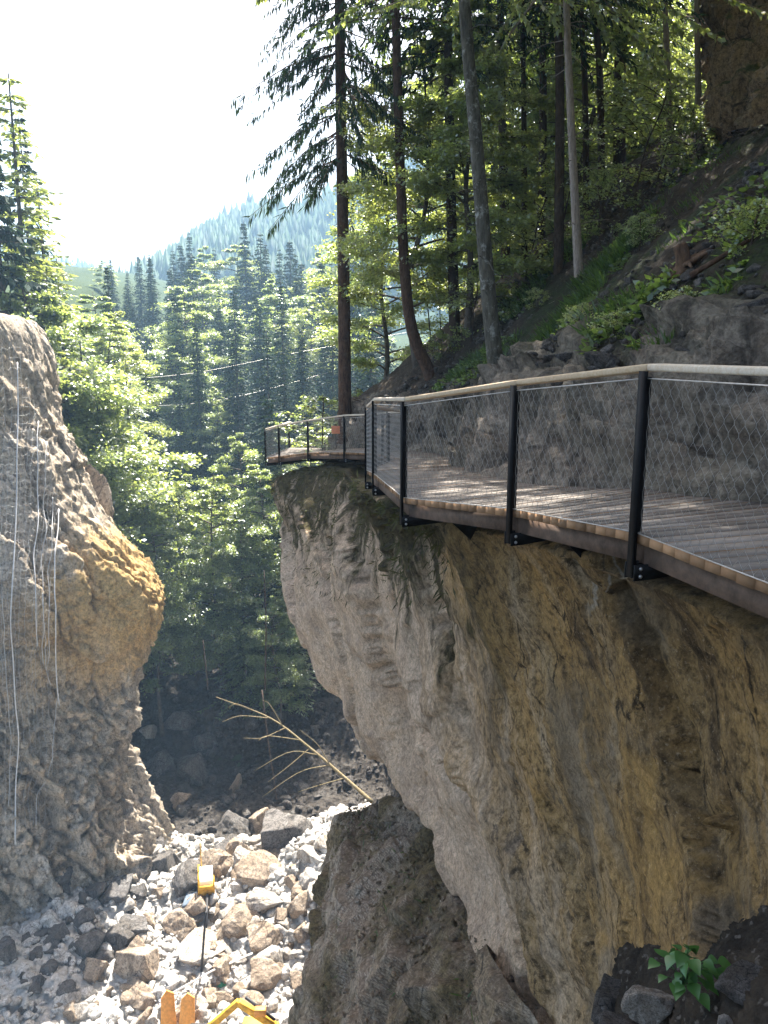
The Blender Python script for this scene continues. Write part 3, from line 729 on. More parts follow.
big = [
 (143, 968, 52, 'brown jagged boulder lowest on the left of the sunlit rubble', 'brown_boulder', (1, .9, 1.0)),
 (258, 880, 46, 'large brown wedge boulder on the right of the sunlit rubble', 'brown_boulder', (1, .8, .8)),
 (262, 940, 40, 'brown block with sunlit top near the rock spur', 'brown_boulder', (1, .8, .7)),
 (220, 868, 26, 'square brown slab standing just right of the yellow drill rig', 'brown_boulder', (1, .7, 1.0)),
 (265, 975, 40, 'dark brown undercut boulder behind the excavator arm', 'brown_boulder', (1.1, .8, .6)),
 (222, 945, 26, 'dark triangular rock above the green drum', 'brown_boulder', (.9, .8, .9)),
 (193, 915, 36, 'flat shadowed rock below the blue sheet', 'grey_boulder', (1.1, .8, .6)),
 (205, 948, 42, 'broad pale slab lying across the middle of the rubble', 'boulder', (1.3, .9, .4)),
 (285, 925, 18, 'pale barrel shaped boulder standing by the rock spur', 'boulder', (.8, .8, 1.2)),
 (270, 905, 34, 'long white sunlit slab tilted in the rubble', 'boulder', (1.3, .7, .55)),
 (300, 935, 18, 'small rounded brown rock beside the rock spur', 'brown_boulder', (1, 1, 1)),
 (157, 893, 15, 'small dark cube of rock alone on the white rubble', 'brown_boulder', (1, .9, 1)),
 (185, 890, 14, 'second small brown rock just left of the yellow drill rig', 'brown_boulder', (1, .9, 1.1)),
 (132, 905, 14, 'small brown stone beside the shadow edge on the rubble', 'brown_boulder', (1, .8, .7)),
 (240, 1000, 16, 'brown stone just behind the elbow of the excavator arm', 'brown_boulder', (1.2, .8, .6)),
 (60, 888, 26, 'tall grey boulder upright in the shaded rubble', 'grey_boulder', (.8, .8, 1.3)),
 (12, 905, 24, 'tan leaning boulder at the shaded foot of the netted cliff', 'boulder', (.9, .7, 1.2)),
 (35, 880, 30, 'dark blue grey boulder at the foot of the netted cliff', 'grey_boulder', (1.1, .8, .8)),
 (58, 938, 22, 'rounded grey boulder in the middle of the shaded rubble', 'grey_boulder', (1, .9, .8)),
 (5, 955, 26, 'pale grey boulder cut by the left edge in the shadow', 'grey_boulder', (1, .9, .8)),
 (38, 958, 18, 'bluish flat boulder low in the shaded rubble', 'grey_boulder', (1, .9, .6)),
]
for b in big: bpx(*b)
stream = [
 (190, 775, 32, 'round dark boulder in the shaded stream bed', 'grey_boulder', (1, .9, .9)),
 (180, 802, 30, 'pale sloping boulder lying beside the stream pool', 'brown_boulder', (1, .7, .7)),
 (202, 742, 24, 'dark boulder on top of the sunlit streak in the stream bed', 'grey_boulder', (1, .9, 1)),
 (238, 790, 22, 'upright pointed boulder in the middle of the stream bed', 'brown_boulder', (.8, .7, 1.2)),
 (232, 828, 28, 'low grey boulder at the edge of the pool', 'grey_boulder', (1, .9, .7)),
 (258, 825, 32, 'dark brown boulder right of the pool', 'brown_boulder', (1, .9, .9)),
 (282, 838, 48, 'broad layered grey boulder below the dead tree', 'grey_boulder', (1.2, .9, .7)),
 (160, 770, 28, 'grey boulder wedged against the netted cliff', 'grey_boulder', (1, .9, .9)),
 (180, 720, 30, 'dark boulder high on the shaded bank', 'grey_boulder', (1, .9, .9)),
 (150, 735, 20, 'sunlit boulder at the right foot of the netted cliff', 'boulder', (1, .8, .8)),
]
for b in stream: bpx(*b)
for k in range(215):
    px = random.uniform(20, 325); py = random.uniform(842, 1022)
    bpx(px, py, 7 + 27 * random.random() ** 2.0, 'pale angular rock lying loose on the sunlit rubble' if px > 185 - (py - 890) * 1.1 else 'angular rock tinted dark for shade lying loose in the shaded rubble',
        random.choice(['boulder', 'brown_boulder', 'brown_boulder']) if px > 185 - (py - 890) * 1.1 else 'grey_boulder', (1, .85, .8), 'loose rocks on the sunlit rubble' if px > 185 - (py - 890) * 1.1 else 'loose rocks in the shaded rubble')  # rocks inside the cliff's shadow line take a darker colour as painted shade
for k in range(34):
    bpx(random.uniform(145, 330), random.uniform(690, 850), random.uniform(6, 16), 'dark rock lying loose on the shaded stream bank', 'grey_boulder', (1, .85, .8), 'loose rocks on the stream bank')
# rubble: what nobody could count
def rubble(n, sampler, mat_, name, label, s0, s1):
    Vs, Ts = [], []; c = 0
    shapes = [rock_shape(2, 300 + k, 6 + k % 3, 0) for k in range(14)]
    for k in range(n):
        p = sampler()
        if p is None: continue
        s = s0 * (s1 / s0) ** (random.random() ** 2.2)
        Q, T = shapes[k % 14]; a = random.uniform(0, 6.28); b = random.uniform(-.6, .6)
        Rm = np.array([[math.cos(a), -math.sin(a), 0], [math.sin(a), math.cos(a), 0], [0, 0, 1]]) @ np.array([[1, 0, 0], [0, math.cos(b), -math.sin(b)], [0, math.sin(b), math.cos(b)]])
        Vs.append((Q * (random.uniform(.7, 1.3), random.uniform(.6, 1.1), random.uniform(.5, 1))) @ Rm.T * s + p); Ts.append(T + c); c += len(Q)
    o = mesh_np(name, np.concatenate(Vs), np.concatenate(Ts), mat_)
    return tag(o, label, 'rubble', kind='stuff')
def s_floor():
    y = random.uniform(24, 44); x = random.uniform(-24, -1.0)
    return np.array([x, y, gtop(x, y) + random.uniform(-.1, .12)])
M['rubble'] = rock_mat('rubble_rock', (.66, .64, .61), (.56, .52, .46), (.34, .30, .26), (.78, .76, .74), scale=.8)
rubble(9000, s_floor, M['rubble'], 'rubble', 'pale broken limestone rubble covering the gorge floor', .06, .44)
def s_bank():
    y = random.uniform(44, 70); x = random.uniform(-22, 0)
    return np.array([x, y, gtop(x, y) + random.uniform(-.1, .1)])
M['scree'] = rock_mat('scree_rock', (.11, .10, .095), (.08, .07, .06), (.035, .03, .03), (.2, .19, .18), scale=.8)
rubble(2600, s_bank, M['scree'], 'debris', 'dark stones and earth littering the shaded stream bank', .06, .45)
def s_hill():
    y = random.uniform(2, 30); s = random.uniform(.7, 12); x = float(xe(y)) + s
    return np.array([x, y, float(hz(x, y)) + .02])
M['hillstone'] = rock_mat('hill_stone', (.12, .11, .10), (.09, .08, .07), (.04, .036, .033), (.22, .21, .2), scale=2)
rubble(9000, s_hill, M['hillstone'], 'gravel', 'loose dark stones scattered over the earth slope', .02, .12)
def s_spur():
    i = random.randrange(70, 195); j = random.randrange(95, 198); return SG[i, j] + np.array([random.uniform(-.1, .1), random.uniform(-.1, .1), .1])
rubble(2600, s_spur, M['spur'], 'gravel', 'fine gravel lying on the mossy rock spur', .015, .08)
# stones on the ledge by the plant
for (px, py, d, s, lb, kd) in [(655, 1004, 5.55, .19, 'flat topped grey stone under the broad leaved plant', 'boulder'), (618, 1005, 7.3, .26, 'rounded grey rock at the bottom left of the leafy plant', 'grey_boulder'),
                           (630, 1040, 5.6, .2, 'small grey stone cut by the bottom edge beside the flat stone', 'grey_boulder'), (752, 985, 4.6, .16, 'dark rock half buried in soil right of the leafy plant', 'grey_boulder'), (722, 1022, 4.45, .05, 'small pale pebble on the dark soil at the bottom edge', 'boulder')]:
    boulder(at(px, py, d), s, lb, None, kd, (1.15, 1, .8))
# outcrop beside the left cliff, low bulge at the cliff foot
boulder(at(88, 518, 49.5), 2.5, 'dark outcrop block jutting from trees behind the netted cliff', None, 'brown_boulder', (.75, .9, 1.5), .5)
boulder(at(70, 470, 49.5), 1.8, 'tan outcrop block above the dark one behind the netted cliff', None, 'brown_boulder', (.8, .9, 1.2), .9)

# ================================================================== WALKWAY
Zp = 28.79
OUT = [((3.25, -.8, Zp), (5.2, -.7)), ((2.78, 1.3, Zp), (4.8, 1.6)), ((2.28, 3.35, Zp), (4.3, 3.8))]
def o_(px, py, d, inn): p = at(px, py, d); OUT.append((tuple(p), inn))
o_(644, 533, 5.37, (3.7, 5.9)); o_(518, 509, 7.0, (3.0, 8.1)); o_(409, 498, 8.93, (2.1, 9.9)); o_(378.5, 474, 11.8, (1.6, 12.2)); o_(370.5, 470.5, 13.7, (1.4, 14.3))
o_(391, 462, 17.0, (1.8, 16.9)); o_(405, 459, 18.6, (2.0, 18.8)); o_(385, 455, 21.0, (1.5, 21.6)); o_(371, 453, 22.8, (1.1, 23.4)); o_(346.5, 452, 24.0, (.7, 25.3)); o_(310, 452.5, 27.4, (-.6, 28.9)); o_(281, 456, 28.8, (-1.4, 31.0)); o_(267.5, 457.5, 31.0, (-1.9, 32.6))
OUT.append(((-4.0, 34.0, 25.9), (-1.8, 33.8)))
OP = np.array([a for a, b in OUT]); IP = np.array([(b[0], b[1], a[2]) for a, b in OUT])
walk = empty('boardwalk', (float(OP[3][0]), float(OP[3][1]), float(OP[3][2])), 'timber boardwalk with black posts and wire mesh winding round the cliff edge', 'boardwalk')
WL = np.array(walk.location)
def wpart(mb, name, m, par=None, smooth=False):
    o = mb.build(name, m, None, smooth); o.data.transform(__import__('mathutils').Matrix.Translation(Vector(-WL)))
    o.parent = par or walk; return o
UP = np.array([0, 0, 1.0]); H = 1.10
deck = MB(); beams = MB()
TH_P = .062
for k in range(len(OP) - 1):
    a, b, ia, ib = OP[k], OP[k + 1], IP[k], IP[k + 1]
    L = (np.linalg.norm(b - a) + np.linalg.norm(ib - ia)) / 2
    n = max(3, int(round(L / .145)))
    for j in range(n):
        g_ = .03
        t0, t1 = (j + g_) / n, (j + 1 - g_) / n
        ov = random.uniform(-.004, .010)
        p0, p1, q0, q1 = a + (b - a) * t0, a + (b - a) * t1, ia + (ib - ia) * t0, ia + (ib - ia) * t1
        dz = random.uniform(-.003, .003); u0 = unit(q0 - p0)
        p0 = p0 - u0 * (.05 + ov); p1 = p1 - u0 * (.05 + ov)
        deck.hexa([x + UP * (dz - TH_P) for x in (p0, p1, q1, q0)] + [x + UP * dz for x in (p0, p1, q1, q0)])
    d = unit(b - a); nin = unit((ia + ib) / 2 - (a + b) / 2)
    for off, hh in ((.04, .15), (.75, .15)):
        fr = 0 if off < .1 else .35
        p, q = a + (ia - a) * fr + nin * (.04 if off < .1 else 0) + d * .004, b + (ib - b) * fr + nin * (.04 if off < .1 else 0) - d * .004
        bm = MB().bar(p - UP * (TH_P + .004 + hh / 2), q - UP * (TH_P + .004 + hh / 2), .06, hh)
        wpart(bm, 'edge_beam' if off < .1 else 'joist', M['brown_steel'])
deck_o = wpart(deck, 'deck', M['plank'])
# handrail
for k in range(len(OP) - 1):
    a, b = OP[k] + UP * H, OP[k + 1] + UP * H
    d = unit(b - a)
    mb = MB().bar(a + d * .003, b - d * .003, .13, .048)
    o = wpart(mb, 'handrail', {3: M['rail_tan'], 4: M['rail_tan'], 7: M['rail_end']}.get(k, M['rail'])); bevel(o, .012)
bolt_v, bolt_t = ico(1)
for k in range(len(OP)):
    p = OP[k]; dn = OP[min(k + 1, len(OP) - 1)] - OP[max(k - 1, 0)]
    d = unit(dn * (1, 1, 0)); inn = unit((IP[k] - p) * (1, 1, 0)); nn = np.cross(UP, d); 
    if nn @ inn < 0: nn = -nn
    # the post stands on the outside of the deck edge, bracket plates run in under it
    pb = p - nn * .085
    mb = MB().box(pb + UP * ((H - .024 - .30) / 2), .034, .012, (H - .024 + .30) / 2, d, nn, UP)
    post = wpart(mb, 'post', M['black'])
    mb = MB().box(pb + nn * .03 + UP * ((H - .05) / 2), .008, .03, (H - .05) / 2 - .01, d, nn, UP)
    wpart(mb, 'post_web', M['black'], post)
    br = MB()
    for sgn in (-1, 1):
        br.prism([(-.01, -.205), (-.01, -.315), (.10, -.315), (1.1, -.24), (1.1, -.205)], .012, nn, d, UP, pb + d * sgn * .052)
    bo = wpart(br, 'bracket', M['black'])
    for dz_ in (-.232, -.285):
        mb = MB()
        for sgn in (-1, 1): mb.add(bolt_v * .014 + pb + nn * .035 + d * sgn * .060 + UP * dz_, None, bolt_t)
        wpart(mb, 'bolt', M['bolt'], bo)
# inclined struts under the deck between the posts
for k in (4, 5):
    a = OP[k] * .8 + OP[k - 1] * .2 - UP * .215; inn = unit(IP[k] - OP[k])
    mb = MB().prism([(0, 0), (.35, -.30), (.55, 0)], .012, inn, np.cross(UP, inn), UP, a + inn * .25)
    wpart(mb, 'strut_plate', M['black'])
def net_panel(a, b, w, h, r, z0=.015, z1=1.02):
    L = np.linalg.norm(b - a); n = max(2, int(round(L / w))); w = L / n; d = (b - a) / L
    rows_ = int(round((z1 - z0) / h)); h = (z1 - z0) / rows_
    mb = MB(); e = .16
    for i in range(n + 1):
        pts = []
        for j in range(rows_ + 1):
            sg = 1 if (j + i) % 2 == 0 else -1
            x = i * w + sg * w / 2 * .96
            if i == 0: x = max(x, 0.01)
            if i == n: x = min(x, L - .01)
            zc = z0 + j * h
            for dz in (-e * h, e * h):
                zz = min(max(zc + dz, z0), z1)
                q = a + d * x + UP * zz
                if not pts or np.linalg.norm(q - pts[-1]) > 1e-4: pts.append(q)
        mb.tube(pts, r, 3, False)
    return mb
for k in range(1, len(OP) - 1):
    a, b = OP[k], OP[k + 1]; dist = np.linalg.norm((a + b) / 2 - CAM)
    d = unit(b - a); nn = np.cross(UP, d); ic = unit((IP[k] + IP[k + 1] - a - b))
    if nn @ ic < 0: nn = -nn
    off = -nn * .07
    r = .0014 if dist < 10 else .0017
    mb = net_panel(a + d * .05 + off, b - d * .05 + off, .042 if dist < 14 else .06, .066 if dist < 14 else .09, r)
    wpart(mb, 'wire_mesh', M['wire'])
    for z in (.01, 1.03):
        wpart(MB().tube([a + off + UP * z, b + off + UP * z], .0042 if z < .5 else .005, 6), 'cable', M['wire'])

# orange trail marker at the back of the far platform
mk = empty('trail_marker', at(336, 447, 28.6), 'small orange marker plate at the back of the far boardwalk platform', 'marker')
pp = np.zeros(3)
mb = MB().box((0, 0, .35), .02, .02, .40); mb.build('stake', M['bark_far'], mk)
o = MB().box((0, -.035, .62), .15, .012, .14).build('plate', M['sign'], mk); bevel(o, .008)

# ================================================================== SAFETY NET on the left cliff
net = empty('safety_net', LSM[-1, 70], 'sagging steel rockfall net hung over the left cliff face', 'net')
NL = np.array(net.location)
LN = gnormals(LSM)
if np.mean(LN[..., 1]) > 0: LN = -LN
def netp(u, v, off=1.0):
    i = np.clip(v * 119, 0, 118.999); j = np.clip(u * 119, 0, 118.999); a, b = int(i), int(j); fi, fj = i - a, j - b
    g = lambda A: (A[a, b] * (1 - fi) * (1 - fj) + A[a + 1, b] * fi * (1 - fj) + A[a, b + 1] * (1 - fi) * fj + A[a + 1, b + 1] * fi * fj)
    r_ = int((2 + 11 * v) / 14 * 339); c_ = int(u * 299)
    return LCS[r_, c_] + g(LN) * off
LCS = blur(LCV, 9)
def ucol(px, v):
    """u where the smooth face crosses picture column px at height v"""
    row = LSM[int(np.clip(v * 119, 0, 119))][:95]; p = row - CAM
    dd = p @ np.array([0, cT, -sT]); xs = CX + F * p[:, 0] / dd
    return float(np.interp(px, xs, np.arange(95))) / 119
fine = MB()
for px in np.arange(-60, 58, 6.5):
    pts = []
    for v in np.linspace(.07, .93, 60):
        if px > 22 and v < .1 + (px - 22) * .006: continue
        wob = 1.0 * math.sin(v * 5 + px * .3)
        pts.append(netp(ucol(px * (1 - .25 * v) + wob, v), v, .42 + .10 * math.sin(v * 8 + px * .1)))
    if len(pts) > 3: fine.tube(np.array(pts) - NL, .007, 3, False)
for v in np.linspace(.08, .93, 58):
    pts = []
    for px in np.linspace(-60, 62, 34):
        if px > 22 and v < .1 + (px - 22) * .006: continue
        pts.append(netp(ucol(px * (1 - .25 * v), v), v + .004 * math.sin(px * .9), .42 + .10 * math.sin(v * 8 + px * .1)))
    fine.tube(np.array(pts) - NL, .004, 3, False)
fine.build('netting', M['net'], net)
for (px0, px1, v0, v1, r) in [(12, 14, .10, .95, .036), (31, 38, .20, .62, .028), (40, 44, .24, .66, .015), (54, 57, .36, .74, .034), (49, 49, .34, .66, .015), (42, 48, .5, .70, .014), (5, 8, .5, .9, .014), (56, 34, .72, .93, .014)]:
    pts = cr(np.array([netp(ucol(px0 + (px1 - px0) * t, v0 + (v1 - v0) * t), v0 + (v1 - v0) * t, .55) for t in np.linspace(0, 1, 12)]), 60)
    MB().tube(np.array(pts) - NL, r, 5).build('rope', M['net'], net)

# ================================================================== TREES
def leaves(C, D, Ln, W, flat=None, seed=0):
    """diamond leaf faces; C base, D direction, Ln length, W width"""
    n = len(C); r = np.random.default_rng(seed)
    D = unit(D)
    up = r.normal(size=(n, 3)) * (.55 if flat is None else flat) + np.array([0, 0, 1.0])
    sd = unit(np.cross(D, up)); nm = np.cross(sd, D)
    Ln = np.broadcast_to(Ln, (n,))[:, None]; W = np.broadcast_to(W, (n,))[:, None]
    V = np.stack([C, C + D * Ln * .45 + sd * W / 2 - nm * Ln * .04, C + D * Ln - nm * Ln * .1, C + D * Ln * .45 - sd * W / 2 - nm * Ln * .04], 1)
    return V.reshape(-1, 3), (np.arange(n)[:, None] * 4 + np.arange(4)[None])
def spruce_crown(Ht, Rb, z0, nwh, per, seed, droop=.35, dens=1.0, spray=.42, wd=.1, hang=.5, pw=.85):
    r = np.random.default_rng(seed); C, D, Ln, W = [], [], [], []; br = MB()
    for k in range(nwh):
        t = (k + r.uniform(-.35, .35)) / nwh; t = min(max(t, 0), .995)
        z = z0 + (Ht - z0) * t
        L0 = Rb * (1 - t) ** pw * r.uniform(.75, 1.15) + .12
        for j in range(per):
            a = r.uniform(0, 6.283); L = L0 * r.uniform(.55, 1.15)
            dirh = np.array([math.cos(a), math.sin(a), 0])
            up0 = .25 * t - .12
            m = 7; tt = np.linspace(0, 1, m)
            B = np.array([0, 0, z]) + dirh * (L * tt)[:, None] + UP * (L * (up0 * tt - droop * tt ** 2 + droop * .35 * tt ** 4))[:, None]
            br.tube(B[::3], np.array([.018, .010, .004]) * (L / 2.5 + .4), 3, False)
            ns = max(5, int(L * 9 * dens))
            ts = r.uniform(.12, 1, ns) ** .8
            Pb = np.stack([np.interp(ts, tt, B[:, c]) for c in range(3)], 1)
            side = np.cross(dirh, UP) * r.choice([-1, 1], ns)[:, None]
            dd = dirh * r.uniform(.25, 1.0, ns)[:, None] + side * r.uniform(.2, 1.0, ns)[:, None] - UP * (r.uniform(.0, 2.0, ns) * hang)[:, None]
            C.append(Pb); D.append(dd); Ln.append(spray * r.uniform(.5, 1.35, ns) * (.55 + .45 * (1 - t))); W.append(wd * r.uniform(.6, 1.3, ns))
    C, D, Ln, W = np.concatenate(C), np.concatenate(D), np.concatenate(Ln), np.concatenate(W)
    V, Q = leaves(C, D, Ln, W, .6, seed)
    return V, Q, br
def trunk_mesh(pts, r0, r1, n=9, seed=0, flare=1.5):
    P_ = cr(np.array(pts, float), 26); t = np.linspace(0, 1, 26)
    rr = (r0 + (r1 - r0) * t) * (1 + (flare - 1) * np.exp(-t * 22))
    return MB().tube(P_, rr, n)
def limb_tree(Ht, Rc, z0, seed, nl=16, twigs=9, lv=26, ls=.26, shape=1.0, trunk_r=.18, flat=.7, lean=.3):
    """broadleaf: trunk, limbs, twigs, leaves in loose layered sprays"""
    r = np.random.default_rng(seed)
    wob = r.uniform(-.03, .03, (5, 2)) * Ht; wob[0] = 0
    T = np.array([[wob[k, 0], wob[k, 1], Ht * .98 * k / 4] for k in range(5)]); 
    tr = trunk_mesh(T, trunk_r, .02, 8)
    C, D = [], []
    for i in range(nl):
        t = z0 + (1 - z0) * ((i + r.uniform(0, 1)) / nl) ** .9; z = t * Ht * .96
        base = np.array([np.interp(z, T[:, 2], T[:, 0]), np.interp(z, T[:, 2], T[:, 1]), z])
        a = i * 2.4 + r.uniform(-.6, .6); prof = (math.sin(math.pi * min(1, (t - z0) / (1 - z0) * .80 + .20))) ** .7
        L = Rc * max(.18, prof) * r.uniform(.6, 1.2)
        dv = np.array([math.cos(a), math.sin(a), r.uniform(.05, .55) * shape]); 
        pts = np.array([base + dv * L * s + UP * (-.22 * L * s * s) for s in np.linspace(0, 1, 6)])
        tr.tube(pts[::2 if False else 1], np.linspace(trunk_r * .35, .012, 6), 4, False)
        for k in range(twigs):
            s = r.uniform(.25, 1.0); p = np.array([np.interp(s, np.linspace(0, 1, 6), pts[:, c]) for c in range(3)])
            ta = a + r.uniform(-1.5, 1.5); tl = L * r.uniform(.2, .5) * (1.15 - .5 * s)
            tv = np.array([math.cos(ta), math.sin(ta), r.uniform(-.25, .3)])
            q = p + tv * tl
            if k % 2 == 0: tr.tube([p, p + tv * tl * .5 - UP * .01, q - UP * .05 * tl], [.014, .009, .004], 3, False)
            m = int(lv * r.uniform(.6, 1.4)); f = r.uniform(.15, 1.1, m)
            cc = p + tv * (tl * f)[:, None] + r.normal(size=(m, 3)) * np.array([.20, .20, .13]) * (tl * .55 + .25)
            dd = tv + r.normal(size=(m, 3)) * np.array([.8, .8, .5]) - UP * .25
            C.append(cc); D.append(dd)
    C, D = np.concatenate(C), np.concatenate(D)
    lsz = ls * r.uniform(.55, 1.3, len(C))
    V, Q = leaves(C, D, lsz, lsz * .62, flat, seed)
    return tr, V, Q
def tree_thing(name, label, cat, loc, tr, V, Q, bark, lm, group=None, crown='crown'):
    t = empty(name, loc, label, cat, group)
    tr.build('trunk', bark, t, True)
    mesh_np(crown, V, Q, lm, t)
    return t

PROTO = {}
PH_ = {}
for k, (Ht, Rb, dr, hg) in enumerate([(24, 3.6, .38, .5), (22, 3.2, .30, .7), (26, 4.0, .45, .4)]):
    V, Q, br = spruce_crown(Ht, Rb, 1.0, 62, 8, 40 + k, dr, 1.25, .60, .17, hg)
    tr = trunk_mesh([(0, 0, -1.5), (.1, 0, Ht * .5), (0, 0, Ht)], .28, .02, 8); tr.V += br.V; 
    off = tr.n - 0
    for q in br.Q: tr.Q.append(q + off)
    tr.n += br.n
    PROTO['s%d' % k] = tree_thing('spruce_tree', 'x', 'tree', (0, 0, -500), tr, V, Q, M['bark_far'], M['spruce']); PH_['s%d' % k] = Ht
for k, (Ht, Rc, z0, ls) in enumerate([(16, 4.2, .18, .34), (14, 3.6, .12, .34), (18, 4.4, .25, .38)]):
    tr, V, Q = limb_tree(Ht, Rc, z0, 60 + k, 40, 17, 84, ls * .46)
    PROTO['b%d' % k] = tree_thing('broadleaf_tree', 'x', 'tree', (0, 0, -500), tr, V, Q, M['bark_far'], M['leaf']); PH_['b%d' % k] = Ht
# a larch-like light conifer for the lit left bank
V, Q, br = spruce_crown(20, 3.2, .8, 62, 8, 91, .22, 1.5, .42, .13, .25)
tr = trunk_mesh([(0, 0, -1.5), (0, .1, 10), (0, 0, 20)], .22, .02, 8)
for q in br.Q: tr.Q.append(q + tr.n)
tr.V += br.V; tr.n += br.n
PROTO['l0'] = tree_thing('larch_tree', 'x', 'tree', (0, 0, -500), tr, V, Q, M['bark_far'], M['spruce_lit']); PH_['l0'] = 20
USED = set()
def put(kind, px, pytop, d, label, group=None, wide=1.0, x=None, y=None, Hh=None, zfun=gz):
    p = at(px, pytop, d)
    zb = float(zfun(p[0], p[1])); Hh = p[2] - zb
    if Hh < 2: return None
    src = PROTO[kind]
    if kind in USED: t = copy_tree(src)
    else: USED.add(kind); t = src
    t.location = (float(p[0]), float(p[1]), zb - .2)
    s = Hh / PH_[kind]; sw = max(s, .62) * wide
    t.scale = (sw, sw, s); t.rotation_euler = (0, 0, random.uniform(0, 6.28))
    t['label'] = label; t['category'] = 'tree'
    if group: t['group'] = group
    elif 'group' in t: del t['group']
    return t
near_list = [
 ('l0', 8, 70, 54, 'tall feathery conifer rising highest at the left edge above the netted cliff', 1.15),
 ('s1', -14, 120, 50, 'spruce cut by the left edge behind the netted cliff', 1.1),
 ('l0', 36, 170, 60, 'shorter feathery conifer just right of the tallest tree on the left', 1.1),
 ('s0', 18, 110, 62, 'pointed spruce behind the tallest feathery conifer on the left', .9),
 ('l0', 56, 250, 64, 'light green conifer behind the shoulder of the netted cliff', 1.2),
 ('b0', 20, 252, 52, 'bright leafy tree on top of the netted cliff', .9),
 ('b1', 48, 290, 54, 'low bright tree on the shoulder of the netted cliff', .9),
 ('l0', 78, 318, 58, 'sunlit pale conifer leaning over the right shoulder of the netted cliff', 1.2),
 ('b2', 96, 286, 82, 'pale round topped tree on the skyline left of the far ridge', 1.3),
 ('b0', 72, 300, 76, 'pale broad tree between the feathery conifers and the far ridge', 1.2),
 ('b1', 92, 352, 56, 'sunlit broadleaf tree beside the dark outcrop', 1.0),
 ('l0', 125, 352, 63, 'sunlit feathery conifer standing against the blue wood', 1.1),
 ('b2', 108, 300, 72, 'pale green tree under the left edge of the far ridge', .9),
 ('s1', 106, 262, 88, 'pointed spruce alone on the left skyline', .8),
 ('b1', 140, 425, 66, 'small bright tree at the lower end of the left wood', .9),
 ('b0', 112, 415, 57, 'leafy tree hanging over the outcrop blocks', .8),
 ('b0', 180, 462, 62, 'white sunlit broadleaf tree in the middle of the gorge mouth', .9),
 ('b2', 148, 492, 57, 'bright bushy tree touching the ochre nose of the netted cliff', .8),
 ('b1', 215, 466, 60, 'sunlit broadleaf tree beside the middle one in the gorge mouth', .9),
 ('b0', 236, 425, 66, 'rounded broadleaf tree left of the upright spruce', .8),
 ('s1', 268, 392, 66, 'upright spruce just left of the far platform', 1.1),
 ('b1', 255, 455, 62, 'green leafy tree below the far platform corner', .9),
   ('b1', 190, 560, 63, 'low bright tree overhanging the shaded bank', .9),
 ('l0', 240, 515, 60, 'drooping green conifer above the dead tree', 1.3),
 ('l0', 285, 525, 59, 'dark green conifer against the pale prow of the cliff', 1.3),
 ('s0', 345, 400, 70, 'tall spruce rising behind the posts of the far platform', 1.2),
 ('b0', 318, 410, 66, 'leafy tree behind the far platform deck', 1.1),
 ('s2', 300, 440, 68, 'spruce below the left end of the far platform', 1.2),
 ('b1', 232, 610, 64, 'low shaded tree on the upper edge of the bank', 1.0),
 ('b0', 275, 590, 58, 'shaded leafy tree against the lower prow of the cliff', .8),
 ('b2', 215, 575, 61, 'shaded leafy sapling on the upper bank', .9),
]
for (k, px, py, d, lb, wd) in near_list: put(k, px, py, d, lb, None, wd)
LB = {'s': ('hazy blue green spruce packed in the wood across the valley', 'spruces in the hazy wood'), 'b': ('pale hazy broadleaf tree standing among the valley spruces', 'broadleaf trees in the hazy wood'), 'l': ('light hazy conifer among the valley spruces', 'light conifers in the hazy wood')}
sky = np.array([[60, 262], [110, 275], [150, 258], [185, 240], [240, 236], [290, 245], [330, 250], [400, 210], [480, 150], [560, 120]])
for row, (d, dy, step, jit) in enumerate([(175, 0, 13, 20), (138, 25, 15, 26), (110, 62, 16, 34), (90, 112, 18, 36)]):
    px = 128 if row else 100
    while px < 372:
        py = np.interp(px, sky[:, 0], sky[:, 1]) + dy + random.uniform(-jit, jit)
        k = random.choice(['s0', 's1', 's2', 's1', 's0', 'b0', 'b2', 's2'] if row < 2 else ['s0', 's1', 's2', 's0', 's1', 's2', 's1', 's0', 's2', 'b0'])
        put(k, px + random.uniform(-5, 5), py, d + random.uniform(-12, 12), *LB[k[0]], random.uniform(.8, 1.35))
        px += step * random.uniform(.45, 1.5)
# far forested slopes
def far_wood(name, label, pts_fn, n, Hh, seed):
    r = np.random.default_rng(seed); mb = MB()
    for k in range(n):
        p = pts_fn(r)
        if p is None: continue
        h = Hh * r.uniform(.6, 1.25); w = h * r.uniform(.17, .34); m = 7
        ang = np.arange(m) * 2 * math.pi / m + r.uniform(0, 6)
        for (za, zb, wa) in ((.05, .5, 1.0), (.32, .78, .72), (.6, 1.0, .45)):
            ring = np.stack([np.cos(ang) * w * wa * r.uniform(.6, 1.25, m), np.sin(ang) * w * wa * r.uniform(.6, 1.25, m), h * za + h * r.uniform(-.06, .06, m)], 1) + p
            mb.add(np.concatenate([ring, [p + UP * h * zb]]), None, [[j, (j + 1) % m, m] for j in range(m)])
    o = mb.build(name, M['far_needles'])
    return tag(o, label, 'forest', kind='stuff')
M['far_needles'] = leaf_mat('far_needles', (.03, .055, .025), (.05, .09, .03), (1.7, 1.5, 1.1), .02, .6, .2)
